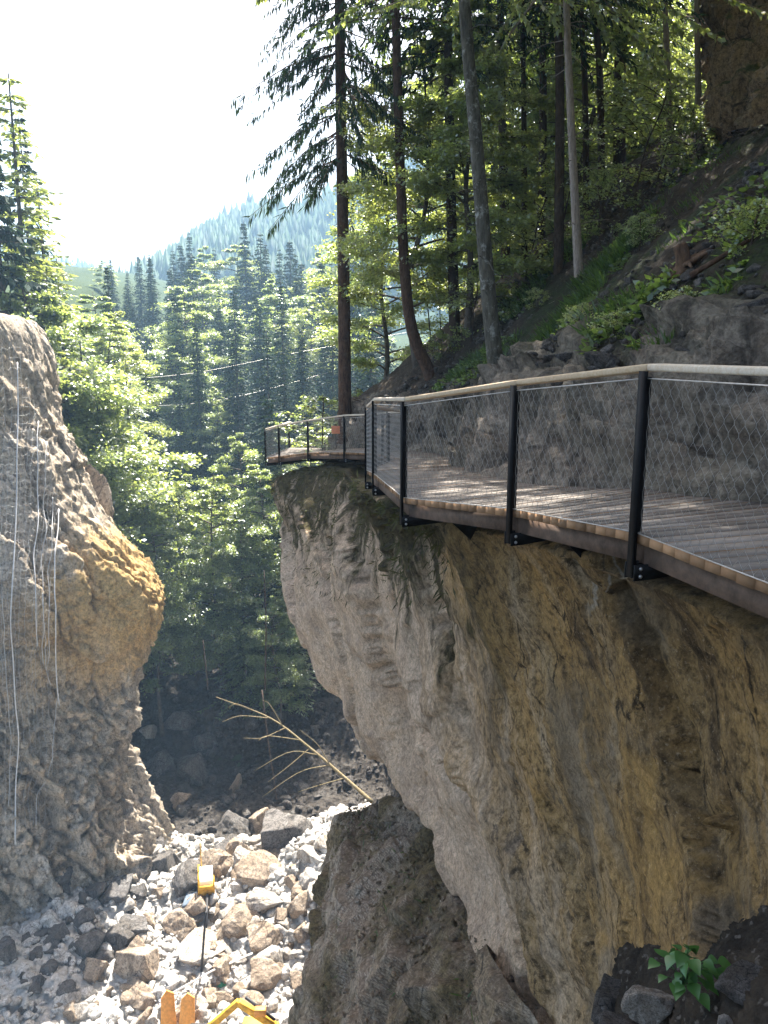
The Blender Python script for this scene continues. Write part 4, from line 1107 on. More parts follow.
def far_ridge(name, label, px0, px1, d, prof, depth, base):
    xs = np.linspace(px0, px1, 120); tt = np.linspace(0, 1, 50); Gd = np.zeros((50, 120, 3))
    for j, px in enumerate(xs):
        py = np.interp(px, prof[:, 0], prof[:, 1]); tp = at(px, py, d)
        for i, t in enumerate(tt):
            y = tp[1] - depth * (1 - t) ; x = tp[0] * (1 - .18 * (1 - t)); z = base + (tp[2] - base) * t ** .9
            Gd[i, j] = (x, y, z)
    Gd = np.concatenate([Gd, Gd[-1:] + np.array([0, 120, -60]), ], 0)
    Pp = Gd.reshape(-1, 3); Pp[:, 2] += 14 * fbm(Pp * .008, 4, 3) * (Pp[:, 2] > base + 5)
    o = mesh_np('hill', Pp, quads(51, 120), M['far_hill'], None, True)
    tag(o, label, 'hill', kind='structure')
    return Pp.reshape(51, 120, 3)
M['far_hill'] = simple('far_hill_ground', (.04, .065, .03), .95, 0, .3, .02, .5, .1)
rp = np.array([[60, 320], [150, 305], [185, 275], [215, 246], [250, 228], [290, 234], [340, 218], [420, 190], [520, 160]])
hr = far_ridge('hill', 'pale blue wooded ridge rising behind the valley', 150, 560, 620, rp, 260, 30)
lp = np.array([[-200, 190], [-60, 240], [30, 268], [90, 278], [130, 296], [165, 312], [260, 335]])
hl = far_ridge('hill', 'pale wooded ridge on the left behind the netted cliff', -200, 260, 760, lp, 260, 40)
def on(Gd):
    def f(r):
        i = r.integers(6, 50); j = r.integers(0, 119); a, b = r.random(2)
        return Gd[i, j] * (1 - a) * (1 - b) + Gd[i + 1, j] * a * (1 - b) * 1 + Gd[i, j + 1] * (1 - a) * b + Gd[i + 1, j + 1] * a * b if i < 49 else Gd[i, j]
    return f
far_wood('far_woods', 'hazy spruce forest covering the pale blue ridge', on(hr), 4200, 22, 5)
far_wood('far_woods', 'hazy spruce forest covering the left ridge', on(hl), 3200, 22, 6)

# ---- forest on the right slope: individual trunks
def big_tree(base, tops, wpx, d, bark, label, crown_kind, seed, z_extra=12, flare=1.5, name='spruce_tree', crown_z=9.0, Rb=2.6, dens=2.6, wd=.075, spray=.34, dr=.42, hg=.8):
    """tops: picture points up the trunk (px, py) that it passes through; continues upwards out of the frame"""
    pts = [base + np.array([0, 0, -.6]), base]
    for (px, py) in tops:
        r = ray(px, py); dd = base[1] / r[1]; pts.append(CAM + r * dd)
    v = pts[-1] - pts[-3] if len(pts) > 3 else pts[-1] - pts[-2]; v = unit(v); v = unit(v * (.6, .6, 1))
    pts += [pts[-1] + v * z_extra * .5, pts[-1] + v * z_extra]
    pts = np.array(pts) - base
    r0 = wpx / F * d / 2
    t = empty(name, base, label, 'tree')
    tr = trunk_mesh(pts, r0, r0 * .35, 12, seed, flare)
    rr = np.random.default_rng(seed)
    Pt = cr(pts, 60)
    # a few dead twigs on the bare trunk
    for k in range(22):
        i = rr.integers(6, 40); a = rr.uniform(0, 6.28); L = rr.uniform(.3, 1.3)
        dv = np.array([math.cos(a), math.sin(a), rr.uniform(-.3, .3)])
        tr.tube([Pt[i], Pt[i] + dv * L * .5, Pt[i] + dv * L - UP * .12 * L], [.014, .009, .004], 4, False)
    Ht = pts[-1][2]
    if crown_kind.startswith('leaf'): spray, wd, dens = .17, .105, dens * 1.5
    V, Q, br = spruce_crown(Ht, Rb, crown_z, max(14, int((Ht - crown_z) * 2.6)), 7, seed, dr, dens, spray, wd, hg)
    # shear the crown on to the leaning stem
    sx_ = np.interp(V[:, 2], Pt[:, 2], Pt[:, 0]); sy_ = np.interp(V[:, 2], Pt[:, 2], Pt[:, 1])
    V = V + np.stack([sx_, sy_, 0 * sx_], 1)
    mesh_np('crown', V, Q, M[crown_kind], t)
    bV = np.concatenate(br.V); bV[:, 0] += np.interp(bV[:, 2], Pt[:, 2], Pt[:, 0]); bV[:, 1] += np.interp(bV[:, 2], Pt[:, 2], Pt[:, 1])
    tr.add(bV, np.concatenate(br.Q)); tr.build('trunk', bark, t, True)
    return t
def hb(px, py):
    p, d = hill_hit(px, py); return p, d
# tree 1: hanging spruce by the far platform
b1 = at(345, 428, 30.5); 
big_tree(b1, [(344, 300), (341, 120), (339, -20)], 15, 30.5, M['bark_red'], 'straight dark spruce with hanging branches rising behind the far platform', 'spruce', 201, 12, 1.2, crown_z=9.6, Rb=3.9, dens=3.0, wd=.05, spray=.42, dr=.72, hg=2.6)
specs = [
 ((430, 374), [(412, 330), (404, 260), (399, 130), (395, -20)], 14, 'bark_red', 'curved reddish trunk second from the sky gap leaning over the path', 11, 'spruce_tree'),
 ((455, 342), [(452, 240), (449, 100), (448, -20)], 13, 'bark_brown', 'straight dark brown trunk behind the curved reddish one', 9, 'spruce_tree'),
 ((497, 378), [(488, 290), (477, 150), (463, -20)], 19, 'bark_grey', 'thick lichen speckled trunk nearest to the boardwalk bend', 10, 'fir_tree'),
 ((507, 240), [(503, 150), (501, 50), (500, -20)], 11, 'bark_brown', 'dark trunk right of the lichen speckled trunk', 8, 'spruce_tree'),
 ((542, 232), [(543, 120), (543, -20)], 10, 'bark_brown', 'dark trunk in the shade left of the pale barked one', 8, 'spruce_tree'),
 ((561, 215), [(560, 100), (558, -20)], 12, 'bark_brown', 'dark trunk directly behind the pale barked one', 8, 'spruce_tree'),
 ((579, 284), [(576, 220), (571, 120), (566, -20)], 11, 'bark_pale', 'slender pale barked trunk rooted in the green bank', 8, 'birch_tree'),
 ((588, 175), [(585, 90), (580, -20)], 8, 'bark_brown', 'thin dark trunk right of the pale barked one', 8, 'spruce_tree'),
 ((603, 165), [(600, 80), (594, -20)], 9, 'bark_brown', 'dark leaning trunk left of the thick shaded trunk', 8, 'spruce_tree'),
 ((622, 150), [(620, 60), (619, -20)], 15, 'bark_brown', 'thick shaded trunk high on the slope', 7, 'spruce_tree'),
 ((671, 168), [(668, 80), (665, -20)], 8, 'bark_pale', 'thin reddish trunk above the leafy shrub', 6, 'spruce_tree'),
 ((699, 148), [(698, 70), (697, -20)], 8, 'bark_pale', 'thin pinkish trunk highest on the right of the slope', 6, 'birch_tree'),
 ((525, 250), [(524, 120), (522, -20)], 7, 'bark_brown', 'thin trunk in the gap behind the lichen speckled one', 8, 'spruce_tree'),
]
for i, (bp, tp, w_, bk, lb, cz, nm) in enumerate(specs):
    p, d = hb(*bp)
    if d > 60:
        p = at(bp[0], bp[1], 25 + 2.1 * (i % 5)); p[2] = float(hz(p[0], p[1])); d = float(np.dot(p - CAM, (0, cT, -sT)))
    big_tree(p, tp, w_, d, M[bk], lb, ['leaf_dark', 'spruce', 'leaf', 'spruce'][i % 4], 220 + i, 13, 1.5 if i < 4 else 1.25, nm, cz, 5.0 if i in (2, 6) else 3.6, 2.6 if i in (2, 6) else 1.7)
# background forest on the slope behind those trunks
for k in range(76):
    y = random.uniform(40, 100) if k < 46 else random.uniform(36, 70); s = random.uniform(2.0, 38); x = float(xe(y)) + s
    px = CX + F * x / (y * cT)
    if px < 395 and y > 40 or k >= 46 and not 480 < px < 740: continue
    kd = random.choice(['b0', 's1', 'b1', 'b2', 'b0', 'b2'])
    src = PROTO[kd]; t = copy_tree(src) if kd in USED else src; USED.add(kd)
    t.location = (x, y, float(hz(x, y)) - .3); sc_ = random.uniform(.75, 1.05); t.scale = (sc_ * 1.1, sc_ * 1.1, sc_); t.rotation_euler = (0, 0, random.uniform(0, 6.28))
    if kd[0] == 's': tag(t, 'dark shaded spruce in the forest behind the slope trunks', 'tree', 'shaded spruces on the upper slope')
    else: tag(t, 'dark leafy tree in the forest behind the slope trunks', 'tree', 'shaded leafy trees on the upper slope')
for (x, y, kd, Hh, lb) in [(6.5, 12.4, 'b2', 17, 'unseen tall beech added on the right slope to shade the near boardwalk'), (8.2, 9.2, 'b2', 17, 'unseen beech added highest on the slope to shade the near end of the boardwalk'), (5.7, 9.4, 'b2', 16, 'unseen beech added just above the rock wall to shade the near boardwalk'), (8.6, 16.5, 'b2', 18, 'unseen beech added by the mossy rock face to shade the boardwalk')]:  # beeches added outside the view so their crowns shade the deck
    t = copy_tree(PROTO[kd]); t.location = (x, y, float(hz(x, y)) - .3); s = Hh / PH_[kd]; t.scale = (s * 1.3, s * 1.3, s); t.rotation_euler = (0, 0, random.uniform(0, 6.28)); tag(t, lb, 'tree')
    if 'group' in t: del t['group']
# leafy saplings and shrubs in the understorey
SH = []
for k, (Ht, Rc, ls) in enumerate([(2.4, 1.3, .10), (1.6, 1.0, .085), (4.5, 1.9, .12)]):
    tr, V, Q = limb_tree(Ht, Rc, .12, 140 + k, 16 if k < 2 else 24, 8, 15, ls, 1.4, .02 + .006 * k, .6)
    SH.append(tree_thing('shrub', 'x', 'shrub', (0, 0, -500), tr, V, Q, M['bark_brown'], M['leaf'], None, 'foliage'))
shr = [(630, 215, 2, 'leafy green shrub arching out of the middle of the slope', 1.0), (655, 190, 0, 'light green shrub under the thin reddish trunk', 1.2), (600, 245, 0, 'green shrub just right of the pale barked trunk', 1.0),
       (560, 235, 2, 'shaded sapling left of the pale barked trunk', .9), (525, 285, 0, 'green bush between the dark trunks and the bank', 1.3), (610, 165, 2, 'tall sapling with bright leaves under the thick shaded trunk', 1.0),
       (700, 160, 1, 'small yellow green shrub beside the pinkish trunk', 1.0), (715, 130, 1, 'small shrub highest on the right of the slope', .6), (760, 245, 1, 'bright green plant at the right edge of the slope', .4), (745, 265, 1, 'low leafy plant beside the grey stones near the right edge', .5),
       (670, 330, 1, 'low leafy plant growing above the handrail bend', .35), (610, 340, 1, 'low bush on the rocks above the handrail', .3), (470, 345, 0, 'green bush at the foot of the lichen speckled trunk', 1.0), (440, 365, 1, 'low bush by the curved reddish trunk', .8),
       (540, 310, 1, 'ferny plant on the green bank', .45), (575, 330, 1, 'green plant low on the bank above the handrail', .3), (640, 250, 1, 'small leafy plant left of the stump', .6)]
used = set()
for (px, py, k, lb, sc_) in shr:
    p, d = hb(px, py)
    t = copy_tree(SH[k]) if k in used else SH[k]; used.add(k)
    t.location = p - np.array([0, 0, .08]); t.scale = (sc_,) * 3; t.rotation_euler = (R(random.uniform(-8, 8)), R(-12), random.uniform(0, 6.28)); t['label'] = lb
# leafy branches reaching into the top of the picture belong to understorey trees higher up
ub = [(468, 300, 27, 'b1', 11, 'leafy beech between the straight brown and lichen speckled trunks'), (418, 335, 29, 'b0', 12, 'leafy beech filling the gap beside the curved trunk'),
      (535, 230, 36, 'b1', 10, 'shaded beech behind the pale barked trunk'), (650, 120, 36, 'b1', 10, 'leafy beech behind the thin reddish trunk'), (380, 400, 36, 'b0', 12, 'sunlit beech right of the hanging spruce')]
for (px, py, d, kd, Hh, lb) in ub:
    p = at(px, py, d); z = float(hz(p[0], p[1])) if p[0] > xe(p[1]) - .2 else float(zd(p[1])) - 1
    t = copy_tree(PROTO[kd]); t.location = (p[0], p[1], z - .2); s = Hh / PH_[kd]; t.scale = (s, s, s); t.rotation_euler = (0, 0, random.uniform(0, 6)); tag(t, lb, 'tree')
    if 'group' in t: del t['group']

for (x, y, k, sc_, lb) in [(-2.5, 32.6, 0, 1.15, 'sunlit rounded bush behind the far platform railing'), (-1.2, 33.5, 2, .7, 'leafy bush at the foot of the hanging spruce'), (.2, 31.0, 1, 1.2, 'low bush right of the foot of the hanging spruce')]:
    t = copy_tree(SH[k]); t.location = (x, y, float(zd(y)) - .35); t.scale = (sc_ * 1.2, sc_ * 1.2, sc_); t.rotation_euler = (0, 0, random.uniform(0, 6)); t['label'] = lb
# thin leaning saplings
for (bp, tp, r_, lb) in [((432, 352), [(424, 280), (404, 200), (386, 125)], .03, 'thin bare stem leaning left between the front trunks'), ((441, 340), [(438, 260), (436, 180)], .022, 'thin upright bare stem beside the straight brown trunk')]:
    p, d = hb(*bp); pts = [np.zeros(3)]
    for q in tp: r = ray(*q); pts.append(CAM + r * (p[1] / r[1]) - p)
    o = MB().tube(cr(np.array(pts), 14), np.linspace(r_, .008, 14), 6).build('bare_sapling', M['bark_brown'], None, True); o.location = p; tag(o, lb, 'sapling')

# grass on the bank: stuff
C, D, Ln = [], [], []
r = np.random.default_rng(9)
def grass_patch(px, py, rad, n, ln):
    p, d = hb(px, py)
    for k in range(n):
        a = r.uniform(0, 6.28); q = rad * math.sqrt(r.random()); x, y = p[0] + q * math.cos(a) * .7, p[1] + q * math.sin(a)
        C.append((x, y, float(hz(x, y)) - .03)); D.append((r.normal() * .45 - .45, r.normal() * .5 - .25, .75)); Ln.append(ln * r.uniform(.5, 1.3))
for (px, py, rad, n, ln) in [(600, 275, .8, 500, .42), (625, 250, .8, 450, .4), (585, 300, .7, 400, .4), (560, 325, .7, 350, .35), (610, 320, .5, 250, .3), (540, 345, .6, 300, .3), (640, 235, .5, 200, .35), (665, 340, .35, 120, .25), (690, 320, .3, 100, .2), (655, 215, .6, 200, .35),
                         (500, 355, .8, 350, .3), (470, 365, .9, 300, .3), (525, 300, 1.2, 500, .35), (700, 200, .7, 180, .3), (720, 170, .7, 180, .3), (755, 225, .4, 120, .25), (445, 385, .6, 200, .25), (720, 295, .3, 60, .2), (560, 260, 1.3, 450, .4), (680, 240, .4, 80, .2)]:
    grass_patch(px, py, rad, n, ln)
# sprigs on the spur
for k in range(500):
    i, j = r.integers(80, 190), r.integers(95, 198)
    if vn(np.array([[i * .06, j * .06, 0]]), 5)[0] < .15: continue
    C.append(SG[i, j] + np.array([0, 0, .05])); D.append((r.normal() * .7, r.normal() * .7, .7)); Ln.append(r.uniform(.1, .3))
C, D, Ln = np.array(C), np.array(D), np.array(Ln)
V, Q = leaves(C, D, Ln, Ln * .10, 1.0, 3)
o = mesh_np('grass', V, Q, M['grass']); tag(o, 'grass and small herbs growing on the bank and cliff rim', 'grass', kind='stuff')

C, D, Ln = [], [], []
for (px, py, rad, n) in [(600, 280, 1.0, 420), (625, 245, 1.1, 420), (570, 320, .9, 420), (545, 345, .8, 300), (650, 215, 1.2, 350), (690, 175, 1.3, 260), (665, 335, .5, 160), (690, 318, .4, 120), (640, 300, .6, 120), (755, 240, .5, 160), (720, 285, .5, 90), (480, 365, 1.2, 300), (520, 300, 1.5, 420), (560, 250, 1.8, 420), (450, 380, .9, 200), (720, 215, .9, 160), (610, 335, .5, 120)]:
    p, d = hb(px, py)
    for k in range(n):
        a = r.uniform(0, 6.28); q = rad * math.sqrt(r.random()); x, y = p[0] + q * math.cos(a) * .7, p[1] + q * math.sin(a)
        if fbm(np.array([[x * 1.5, y * 1.5, 0]]), 2, 4)[0] < -.1: continue
        b_ = np.array([x, y, float(hz(x, y)) + r.uniform(-.02, .16)])
        for t in range(3): C.append(b_); D.append((r.normal() - .3, r.normal() - .3, r.uniform(-.2, .6))); Ln.append(r.uniform(.06, .16))
C, D, Ln = np.array(C), np.array(D), np.array(Ln); V, Q = leaves(C, D, Ln, Ln * .55, .8, 5)
o = mesh_np('ground_herbs', V, Q, M['leaf_dark']); tag(o, 'low leafy herbs carpeting the bank between the trunks', 'herbs', kind='stuff')
C, D, Ln = [], [], []
for k in range(9000):
    i = r.integers(36, 110); j = r.integers(60, 215)
    if vn(np.array([[i * .07, j * .07, 2.0]]), 9)[0] * .5 + .35 < r.random() * abs(i - 46) / 34: continue
    C.append(CLV[i, j] + r.normal(size=3) * .04); D.append((-.35 + r.normal() * .35, -.3 + r.normal() * .35, r.uniform(-1.0, .35))); Ln.append(r.uniform(.05, .26))
C, D, Ln = np.array(C), np.array(D), np.array(Ln); V, Q = leaves(C, D, Ln, Ln * .13, 1.0, 4)
M['dry'] = leaf_mat('dry_herbs', (.085, .065, .022), (.10, .085, .025), (.75, 1.1, .8), .02, .6, .3)
o = mesh_np('undergrowth', V, Q, M['dry']); tag(o, 'brown and olive herbs and roots hanging over the cliff rim', 'undergrowth', kind='stuff')
# stump on the slope
p, d = hb(683, 268)
st = empty('tree_stump', p, 'broken brown tree stump with exposed roots on the slope', 'stump')
mb = MB().tube(cr(np.array([(-.05, 0, -.25), (0, 0, .05), (-.04, 0, .3), (-.10, .02, .47)]), 12), np.array([.30, .25, .20, .17, .16, .155, .15, .15, .15, .145, .15, .12]), 12)
mb.build('trunk', M['stump'], st, True); st.scale = (.62, .62, .62)
for k, (a, L) in enumerate([(-.4, .75), (.5, .6), (-1.6, .55), (2.6, .4), (-1.0, .9)]):
    dv = np.array([math.cos(a), math.sin(a), 0]); q = [(0, 0, 0)] + [dv * L * s + UP * (.12 * math.sin(s * 3.1) + .86 * .75 * dv[0] * L * s - .05) for s in (.3, .6, 1)]
    MB().tube(cr(np.array(q), 10), np.linspace(.09, .025, 10), 7).build('root', M['stump'], st, True)
# dead log pieces
p, d = hb(735, 262)
o = MB().tube(cr(np.array([(-.5, 0, -.15), (-.1, -.05, .1), (.25, 0, .32), (.6, .05, .62)]), 12), np.linspace(.035, .015, 12), 7).build('fallen_branch', M['bark_red'], None, True); o.location = p; tag(o, 'short brown branch lying on the slope right of the stump', 'branch')
for i, (px, py, s) in enumerate([(752, 290, .16), (735, 270, .12), (760, 305, .2), (560, 358, .22), (600, 362, .2), (690, 275, .12)]):
    p, d = hb(px, py)
    boulder(p, s, ['small grey stone near the right edge of the slope', 'small pale stone beside the fallen branch', 'grey rock at the right edge above the handrail',
                   'brown grey rock under the lichen speckled trunk', 'grey rock at the foot of the green bank', 'stone resting against the stump roots'][i], None, 'grey_boulder', (1.2, 1, .6))
# mossy rock face high on the right
OFX, OFY = 22, -28
rows = [[(700, -60, 24), (740, -60, 22), (800, -60, 20)], [(692, 0, 23.5), (735, 0, 21.5), (800, 0, 19)], [(697, 60, 23), (738, 62, 20.8), (800, 55, 18)], [(700, 118, 22), (740, 112, 19.5), (800, 75, 16.5)], [(705, 160, 22), (745, 150, 19.5), (800, 110, 16.5)]]
ctrl = np.array([[at(p[0] + OFX, p[1] + OFY, p[2]) for p in r_] for r_ in rows]); ctrl = np.concatenate([ctrl[:, :1] + np.array([2.5, 6, 0]), ctrl[:, :1] + np.array([.5, 1.5, 0]), ctrl], 1)
UO = surf(ctrl, 110, 110); Nn = gnormals(UO)
if np.mean(Nn[..., 1]) > 0: Nn = -Nn
P = UO.reshape(-1, 3); f1, f2, cid = voro(P * .6, 3)
disp = .5 * fbm(P * .5, 4, 4) + .7 * (cid - .5) * sstep(0, .1, f2 - f1) + .3 * fbm(P * 1.4, 5, 6, True) + .08 * fbm(P * 5, 3, 7)
M['upper_rock'] = rock_mat('upper_rock', (.26, .18, .10), (.33, .22, .11), (.06, .048, .035), (.36, .29, .21), scale=.9, moss=(.055, .07, .02), moss_bias=.64)
o = mesh_np('cliff', P + Nn.reshape(-1, 3) * disp[:, None], quads(110, 110), M['upper_rock']); tag(o, 'mossy brown rock face at the top right of the slope', 'cliff', kind='structure')

# ---- fallen dead tree in the stream bed
bp = at(372, 800, 40); dt = empty('dead_tree', bp, 'bare dead tree leaning across the shaded stream bank', 'dead tree')
def rel(px, py, d): return at(px, py, d) - bp
tr = MB().tube(cr(np.array([rel(372, 802, 40), rel(345, 778, 41), (rel(310, 748, 42)), rel(270, 718, 43), rel(216, 697, 44.5)]), 24), np.linspace(.11, .02, 24), 7)
tr.build('trunk', M['dead'], dt, True)
for (q) in [[(330, 765, 41.5), (300, 772, 41), (262, 797, 40.5)], [(318, 755, 41.8), (290, 752, 41), (254, 771, 40.5)], [(300, 740, 42.2), (268, 736, 42.5), (258, 741, 42)], [(268, 718, 43), (240, 716, 43.4), (222, 722, 43)], [(345, 778, 41), (320, 785, 40.5), (298, 792, 40)], [(250, 709, 43.5), (236, 704, 43), (228, 708, 43)],
            [(285, 728, 42.5), (262, 738, 42), (243, 738, 42)], [(330, 765, 41.5), (318, 745, 41), (300, 730, 41)], [(283, 727, 42.6), (270, 705, 42.3), (262, 700, 42.2)], [(310, 748, 42), (290, 765, 41.5), (268, 782, 41)]]:
    MB().tube(cr(np.array([rel(*z) for z in q]), 10), np.linspace(.032, .010, 10), 5).build('branch', M['dead'], dt, True)
for (q, lb) in [([(262, 690, 50), (268, 740, 49), (277, 800, 48)], 'thin straight dead stem standing on the shaded bank'), ([(208, 690, 53), (205, 660, 53.5), (203, 640, 54)], 'short bare stem on the upper left of the shaded bank'), ([(265, 690, 49), (266, 620, 49), (264, 570, 49.5)], 'slim brown trunk rising through the dark conifer on the bank')]:
    w = np.array([at(*z) for z in q]); b_ = w[-1] if w[-1][2] < w[0][2] else w[0]
    o = MB().tube(cr(w - b_, 10), np.linspace(.055, .03, 10), 6).build('dead_sapling', M['bark_brown'], None, True); o.location = b_; tag(o, lb, 'dead sapling')

# ---- leafy plant on the soil ledge
pb = at(683, 985, 4.95); pl = empty('leafy_plant', pb, 'broad leaved green plant on the dark soil below the cliff', 'plant')
rr = np.random.default_rng(4); stems = MB()
def heart(mb, p, d, L, up):
    d = unit(d); s = unit(np.cross(d, up)); n = np.cross(s, d)
    xs = np.linspace(0, 1, 8); wv = np.array([.10, .36, .45, .42, .33, .22, .10, .0]) * L
    c = [p + d * L * x - n * (L * .28 * x * x) for x in xs]
    V = []
    for k in range(8): V += [c[k] + s * wv[k] + n * wv[k] * .28, c[k], c[k] - s * wv[k] + n * wv[k] * .28]
    Q = []
    for k in range(7): Q += [[3 * k, 3 * k + 1, 3 * k + 4, 3 * k + 3], [3 * k + 1, 3 * k + 2, 3 * k + 5, 3 * k + 4]]
    mb.add(V, Q)
for k in range(44):
    a = rr.uniform(0, 6.28); h = rr.uniform(.05, .26); q = rr.uniform(.03, .19)
    tip = np.array([math.cos(a) * q, math.sin(a) * q * .8, h])
    stems.tube([np.zeros(3), tip * (.3, .3, .6), tip], [.004, .003, .0025], 4, False)
    mb = MB(); heart(mb, tip, (math.cos(a) + rr.normal() * .4, math.sin(a) * .8 - .35 + rr.normal() * .4, rr.uniform(-.7, .15)), rr.uniform(.055, .115), UP + rr.normal(size=3) * .3)
    mb.build('leaf', M['herb'], pl, True)
stems.build('stem', M['herb'], pl, True)

# ================================================================== MACHINES ON THE FLOOR
# excavator: only its arm reaches into the picture
ep, ed = gsurf(268, 1100); 
ex = empty('excavator', ep, 'yellow excavator with only its bent arm showing at the bottom edge', 'excavator')
def epart(mb, n, m, par=None, bv=.03):
    o = mb.build(n, m, par or ex); 
    if bv: bevel(o, bv)
    return o
def er(px, py, d): return at(px, py, d) - ep
for sx_ in (-.95, .95):
    mb = MB().prism([(-1.3, .0), (-1.6, .35), (-1.3, .7), (1.3, .7), (1.6, .35), (1.3, .0)], .42, (0, 1, 0), (1, 0, 0), UP, (sx_, 0, 0)); epart(mb, 'track', M['dark_metal'])
epart(MB().box((0, 0, 1.15), 1.15, 1.4, .38), 'body', M['yellow'])
epart(MB().box((0, -1.0, 1.75), 1.1, .5, .3), 'counterweight', M['yellow'])
cab = epart(MB().box((-.6, .55, 2.15), .48, .65, .68), 'cab', M['yellow'])
epart(MB().box((-.6, .60, 2.25), .495, .56, .42), 'window', M['glass'], cab, 0)
k0 = np.array([.35, .9, 1.4]); el = er(238, 1002, ed - 1.2)
k1 = er(222, 1012, ed - 1.0); 
st_ = er(206, 1030, ed - .9)
b0 = er(275, 1026, ed - 1.0)
mb = MB().bar(k0, b0, .30, .34); mb.bar(b0, el, .24, .26); epart(mb, 'boom', M['yellow'])
epart(MB().bar(el + np.array([.05, 0, .02]), st_, .20, .24), 'stick', M['yellow'])
epart(MB().bar(b0 + UP * .28, el + UP * .22 + np.array([.3, 0, 0]), .08, .08), 'hydraulic_ram', M['dark_metal'], None, 0)
epart(MB().box(el + np.array([.9, -.25, -.2]), .22, .12, .16), 'work_lamp_bracket', M['orange'])
bk_ = st_ + np.array([-.2, 0, -.4]); epart(MB().prism([(-.5, .3), (-.55, -.4), (.1, -.75), (.55, -.3), (.4, .3)], .9, (1, 0, 0), (0, 1, 0), UP, bk_), 'bucket', M['dark_metal'])
# orange boards
for (px, w_, lb) in [(169, .38, 'orange board standing left of a second one at the bottom edge'), (186, .40, 'orange board standing right of its twin at the bottom edge')]:
    p, d = gsurf(px, 1040); top_ = at(px, 1001 if px < 175 else 1004, d - .6)
    h = top_[2] - p[2]
    mb = MB().prism([(-w_, -.3), (w_, -.3), (w_ * .75, h * .9), (-.02, h), (-w_ * .7, h * .86)], .10, (1, 0, .12), (0, 1, 0), UP, (0, 0, 0))
    o = mb.build('orange_board', M['orange']); o.location = p; o.rotation_euler = (R(-14), 0, R(12 if px < 175 else -8)); bevel(o, .012); tag(o, lb, 'board')
# drill rig
rp_, rd = gsurf(207, 893)
rig = empty('drill_rig', rp_, 'small yellow and white drill rig in the middle of the sunlit rubble', 'drill rig')
def rpart(mb, n, m, par=None, bv=.03):
    o = mb.build(n, m, par or rig)
    if bv: bevel(o, bv)
    return o
for s in (-.5, .5): rpart(MB().prism([(-.8, 0), (-1.0, .2), (-.8, .42), (.8, .42), (1.0, .2), (.8, 0)], .26, (0, 1, 0), (1, 0, 0), UP, (s, 0, 0)), 'track', M['dark_metal'])
rpart(MB().box((0, 0, .62), .52, .85, .18), 'chassis', M['yellow'])
rpart(MB().prism([(-.75, .8), (-.75, 1.35), (-.4, 1.6), (.6, 1.6), (.8, 1.2), (.8, .8)], .86, (0, 1, 0), (1, 0, 0), UP, (0, .1, 0)), 'hood', M['white_paint'])
for s in (-.50, .50):
    rpart(MB().bar((s, -.9, .3), (s, -.75, 1.55), .10, .10, (0, 1, 0)), 'frame_post', M['yellow'], None, 0)
rpart(MB().bar((-.5, -.85, 1.0), (.5, -.85, 1.0), .12, .3), 'front_plate', M['yellow'], None, 0)
rpart(MB().bar((-.5, -.78, 1.58), (-.5, .85, 1.65), .10, .08), 'side_rail', M['yellow'], None, 0)
rpart(MB().bar((.05, -.95, .6), (-.05, -3.4, -.2), .16, .16), 'drill_boom', M['dark_metal'], None, 0)
rpart(MB().tube([(-.3, .6, 1.5), (-.32, .7, 3.4)], .035, 6), 'antenna_pole', M['yellow'], None, 0)
rig.scale = (.78, .78, .78); rig.rotation_euler = (0, 0, R(12))
# blue sheet beside the rig, rods, drum
p, d = gsurf(195, 904)
gx, gy = np.meshgrid(np.linspace(-.55, .55, 14), np.linspace(-.5, .5, 12)); q = np.stack([gx.ravel(), gy.ravel(), .42 + .18 * fbm(np.stack([gx.ravel() * 2, gy.ravel() * 2, gx.ravel() * 0], 1), 3, 2) - .35 * (gx.ravel() ** 2 + gy.ravel() ** 2)], 1)
o = mesh_np('tarpaulin', q, quads(12, 14), M['blue']); md = o.modifiers.new('solid', 'SOLIDIFY'); md.thickness = .03; o.location = p; tag(o, 'crumpled dull blue sheet heaped below the yellow drill rig', 'tarpaulin')
p, d = gsurf(201, 972); q = at(206, 912, d - 1.0) - p
o = MB().tube([(0, 0, -.2), q * .5, q], .06, 6).build('drill_rod', M['dark_metal'], None, True); o.location = p; tag(o, 'thin dark rod leaning upright on the rubble below the drill rig', 'rod')
p, d = gsurf(172, 998); q = gsurf(253, 966)[0] + UP * .5 - p
o = MB().tube([(0, 0, .25), q * .5 + UP * .35, q + UP * .2], .045, 6).build('hose', M['white_paint'], None, True); o.location = p; tag(o, 'thin pale hose stretched across the rubble behind the excavator arm', 'hose')
p, d = gsurf(222, 992)
dr = empty('drum', p - UP * .1, 'small green drum lying on the white rubble', 'drum')
MB().tube([(-.1, 0, .22), (.10, .1, .54)], .19, 14).build('body', M['green'], dr)
MB().tube([(.085, .092, .515), (.105, .102, .555)], .205, 14).build('lid', M['green'], dr)
p, d = gsurf(296, 1030); boulder(p, .9, 'grey green rock at the bottom edge against the rock spur', None, 'grey_boulder', (1.1, .9, .8))

# ================================================================== CABLES across the valley
for (q, lb) in [([(95, 382, 80), (200, 372, 95), (300, 352, 110), (420, 330, 120)], 'upper thin cable crossing the valley in front of the wood'), ([(110, 408, 80), (220, 400, 95), (330, 372, 105), (420, 345, 110)], 'lower thin cable crossing the valley in front of the wood')]:
    w = np.array([at(*z) for z in q]); o = MB().tube(cr(w - w[0], 30), .022, 5).build('overhead_cable', M['wire'], None, True); o.location = w[0]; tag(o, lb, 'cable')

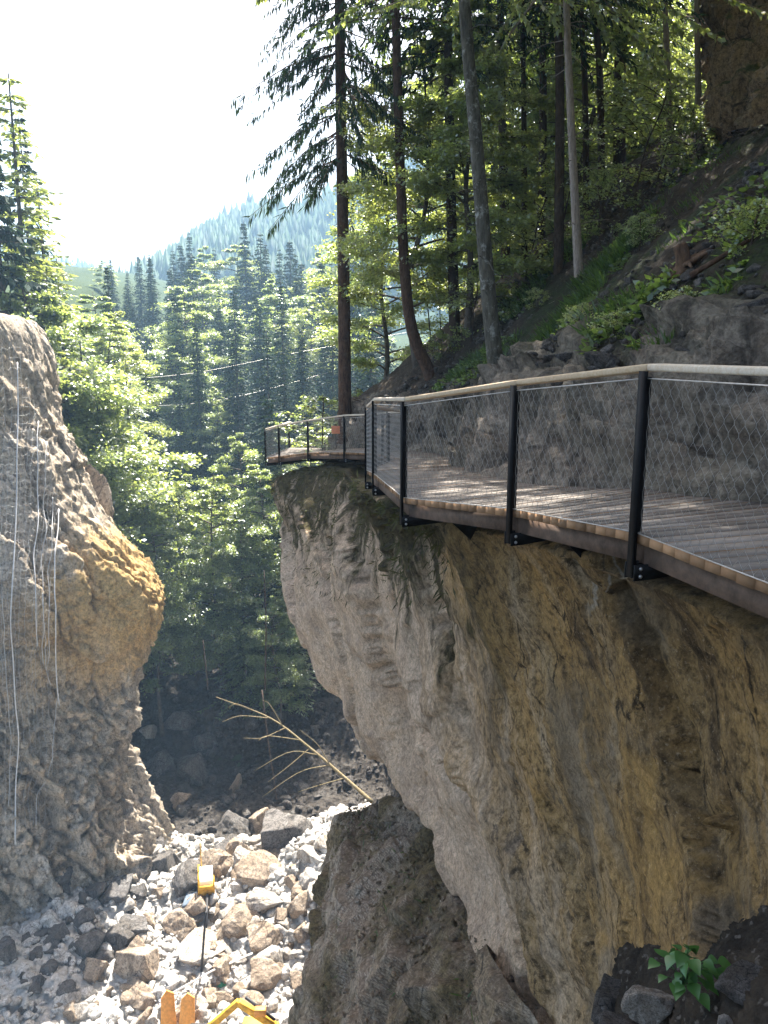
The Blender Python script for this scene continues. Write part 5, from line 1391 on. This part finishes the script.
# remove prototypes that were never used
for k, t in PROTO.items():
    if k not in USED:
        for c in list(t.children): bpy.data.objects.remove(c)
        bpy.data.objects.remove(t)

# ================================================================== HAZE
m, nt, out = mat('haze_air'); g = G(nt)
v = g.n('VolumePrincipled'); v.inputs['Color'].default_value = (.45, .70, 1.0, 1); v.inputs['Density'].default_value = .0006; v.inputs['Anisotropy'].default_value = 0.0
g.l(v.outputs[0], out.inputs['Volume'])
hb_ = MB().box((50, 1240, 125), 2500, 1275, 130).build('haze', m); tag(hb_, 'thin blue summer haze filling the valley', 'haze', kind='stuff')

# ================================================================== LIGHT
AZ, EL = R(6), R(57)      # sun ahead and to the right
w = bpy.data.worlds.new('World'); S.world = w; w.use_nodes = True
nt = w.node_tree; bg = nt.nodes['Background']
skyn = nt.nodes.new('ShaderNodeTexSky'); skyn.sky_type = 'NISHITA'; skyn.sun_disc = False
skyn.sun_elevation = EL; skyn.sun_rotation = AZ; skyn.dust_density = 3.0; skyn.air_density = .8; skyn.ozone_density = .6
wb = nt.nodes.new('ShaderNodeMix'); wb.data_type = 'RGBA'; wb.blend_type = 'MULTIPLY'; wb.inputs[0].default_value = 1.0; wb.inputs[7].default_value = (1.0, .905, .78, 1)   # camera white balance for open shade
nt.links.new(skyn.outputs[0], wb.inputs[6]); nt.links.new(wb.outputs[2], bg.inputs[0]); bg.inputs[1].default_value = .11
sun = bpy.data.objects.new('sun', bpy.data.lights.new('sun', 'SUN')); COL.objects.link(sun)
sun.data.energy = 5.0; sun.data.angle = R(.5); sun.data.color = (1, .95, .86)
sd = Vector((math.sin(AZ) * math.cos(EL), math.cos(AZ) * math.cos(EL), math.sin(EL)))
sun.rotation_euler = (-sd).to_track_quat('-Z', 'Y').to_euler(); sun.location = (0, 0, 120)
S.view_settings.view_transform = 'Standard'; S.view_settings.look = 'None'; S.view_settings.gamma = 1
S.view_settings.exposure = 2.35
S.render.engine = 'CYCLES'
c = S.cycles; c.use_denoising = True; c.max_bounces = 7; c.diffuse_bounces = 4; c.glossy_bounces = 2; c.transmission_bounces = 4; c.volume_bounces = 1
c.sample_clamp_indirect = 8.0
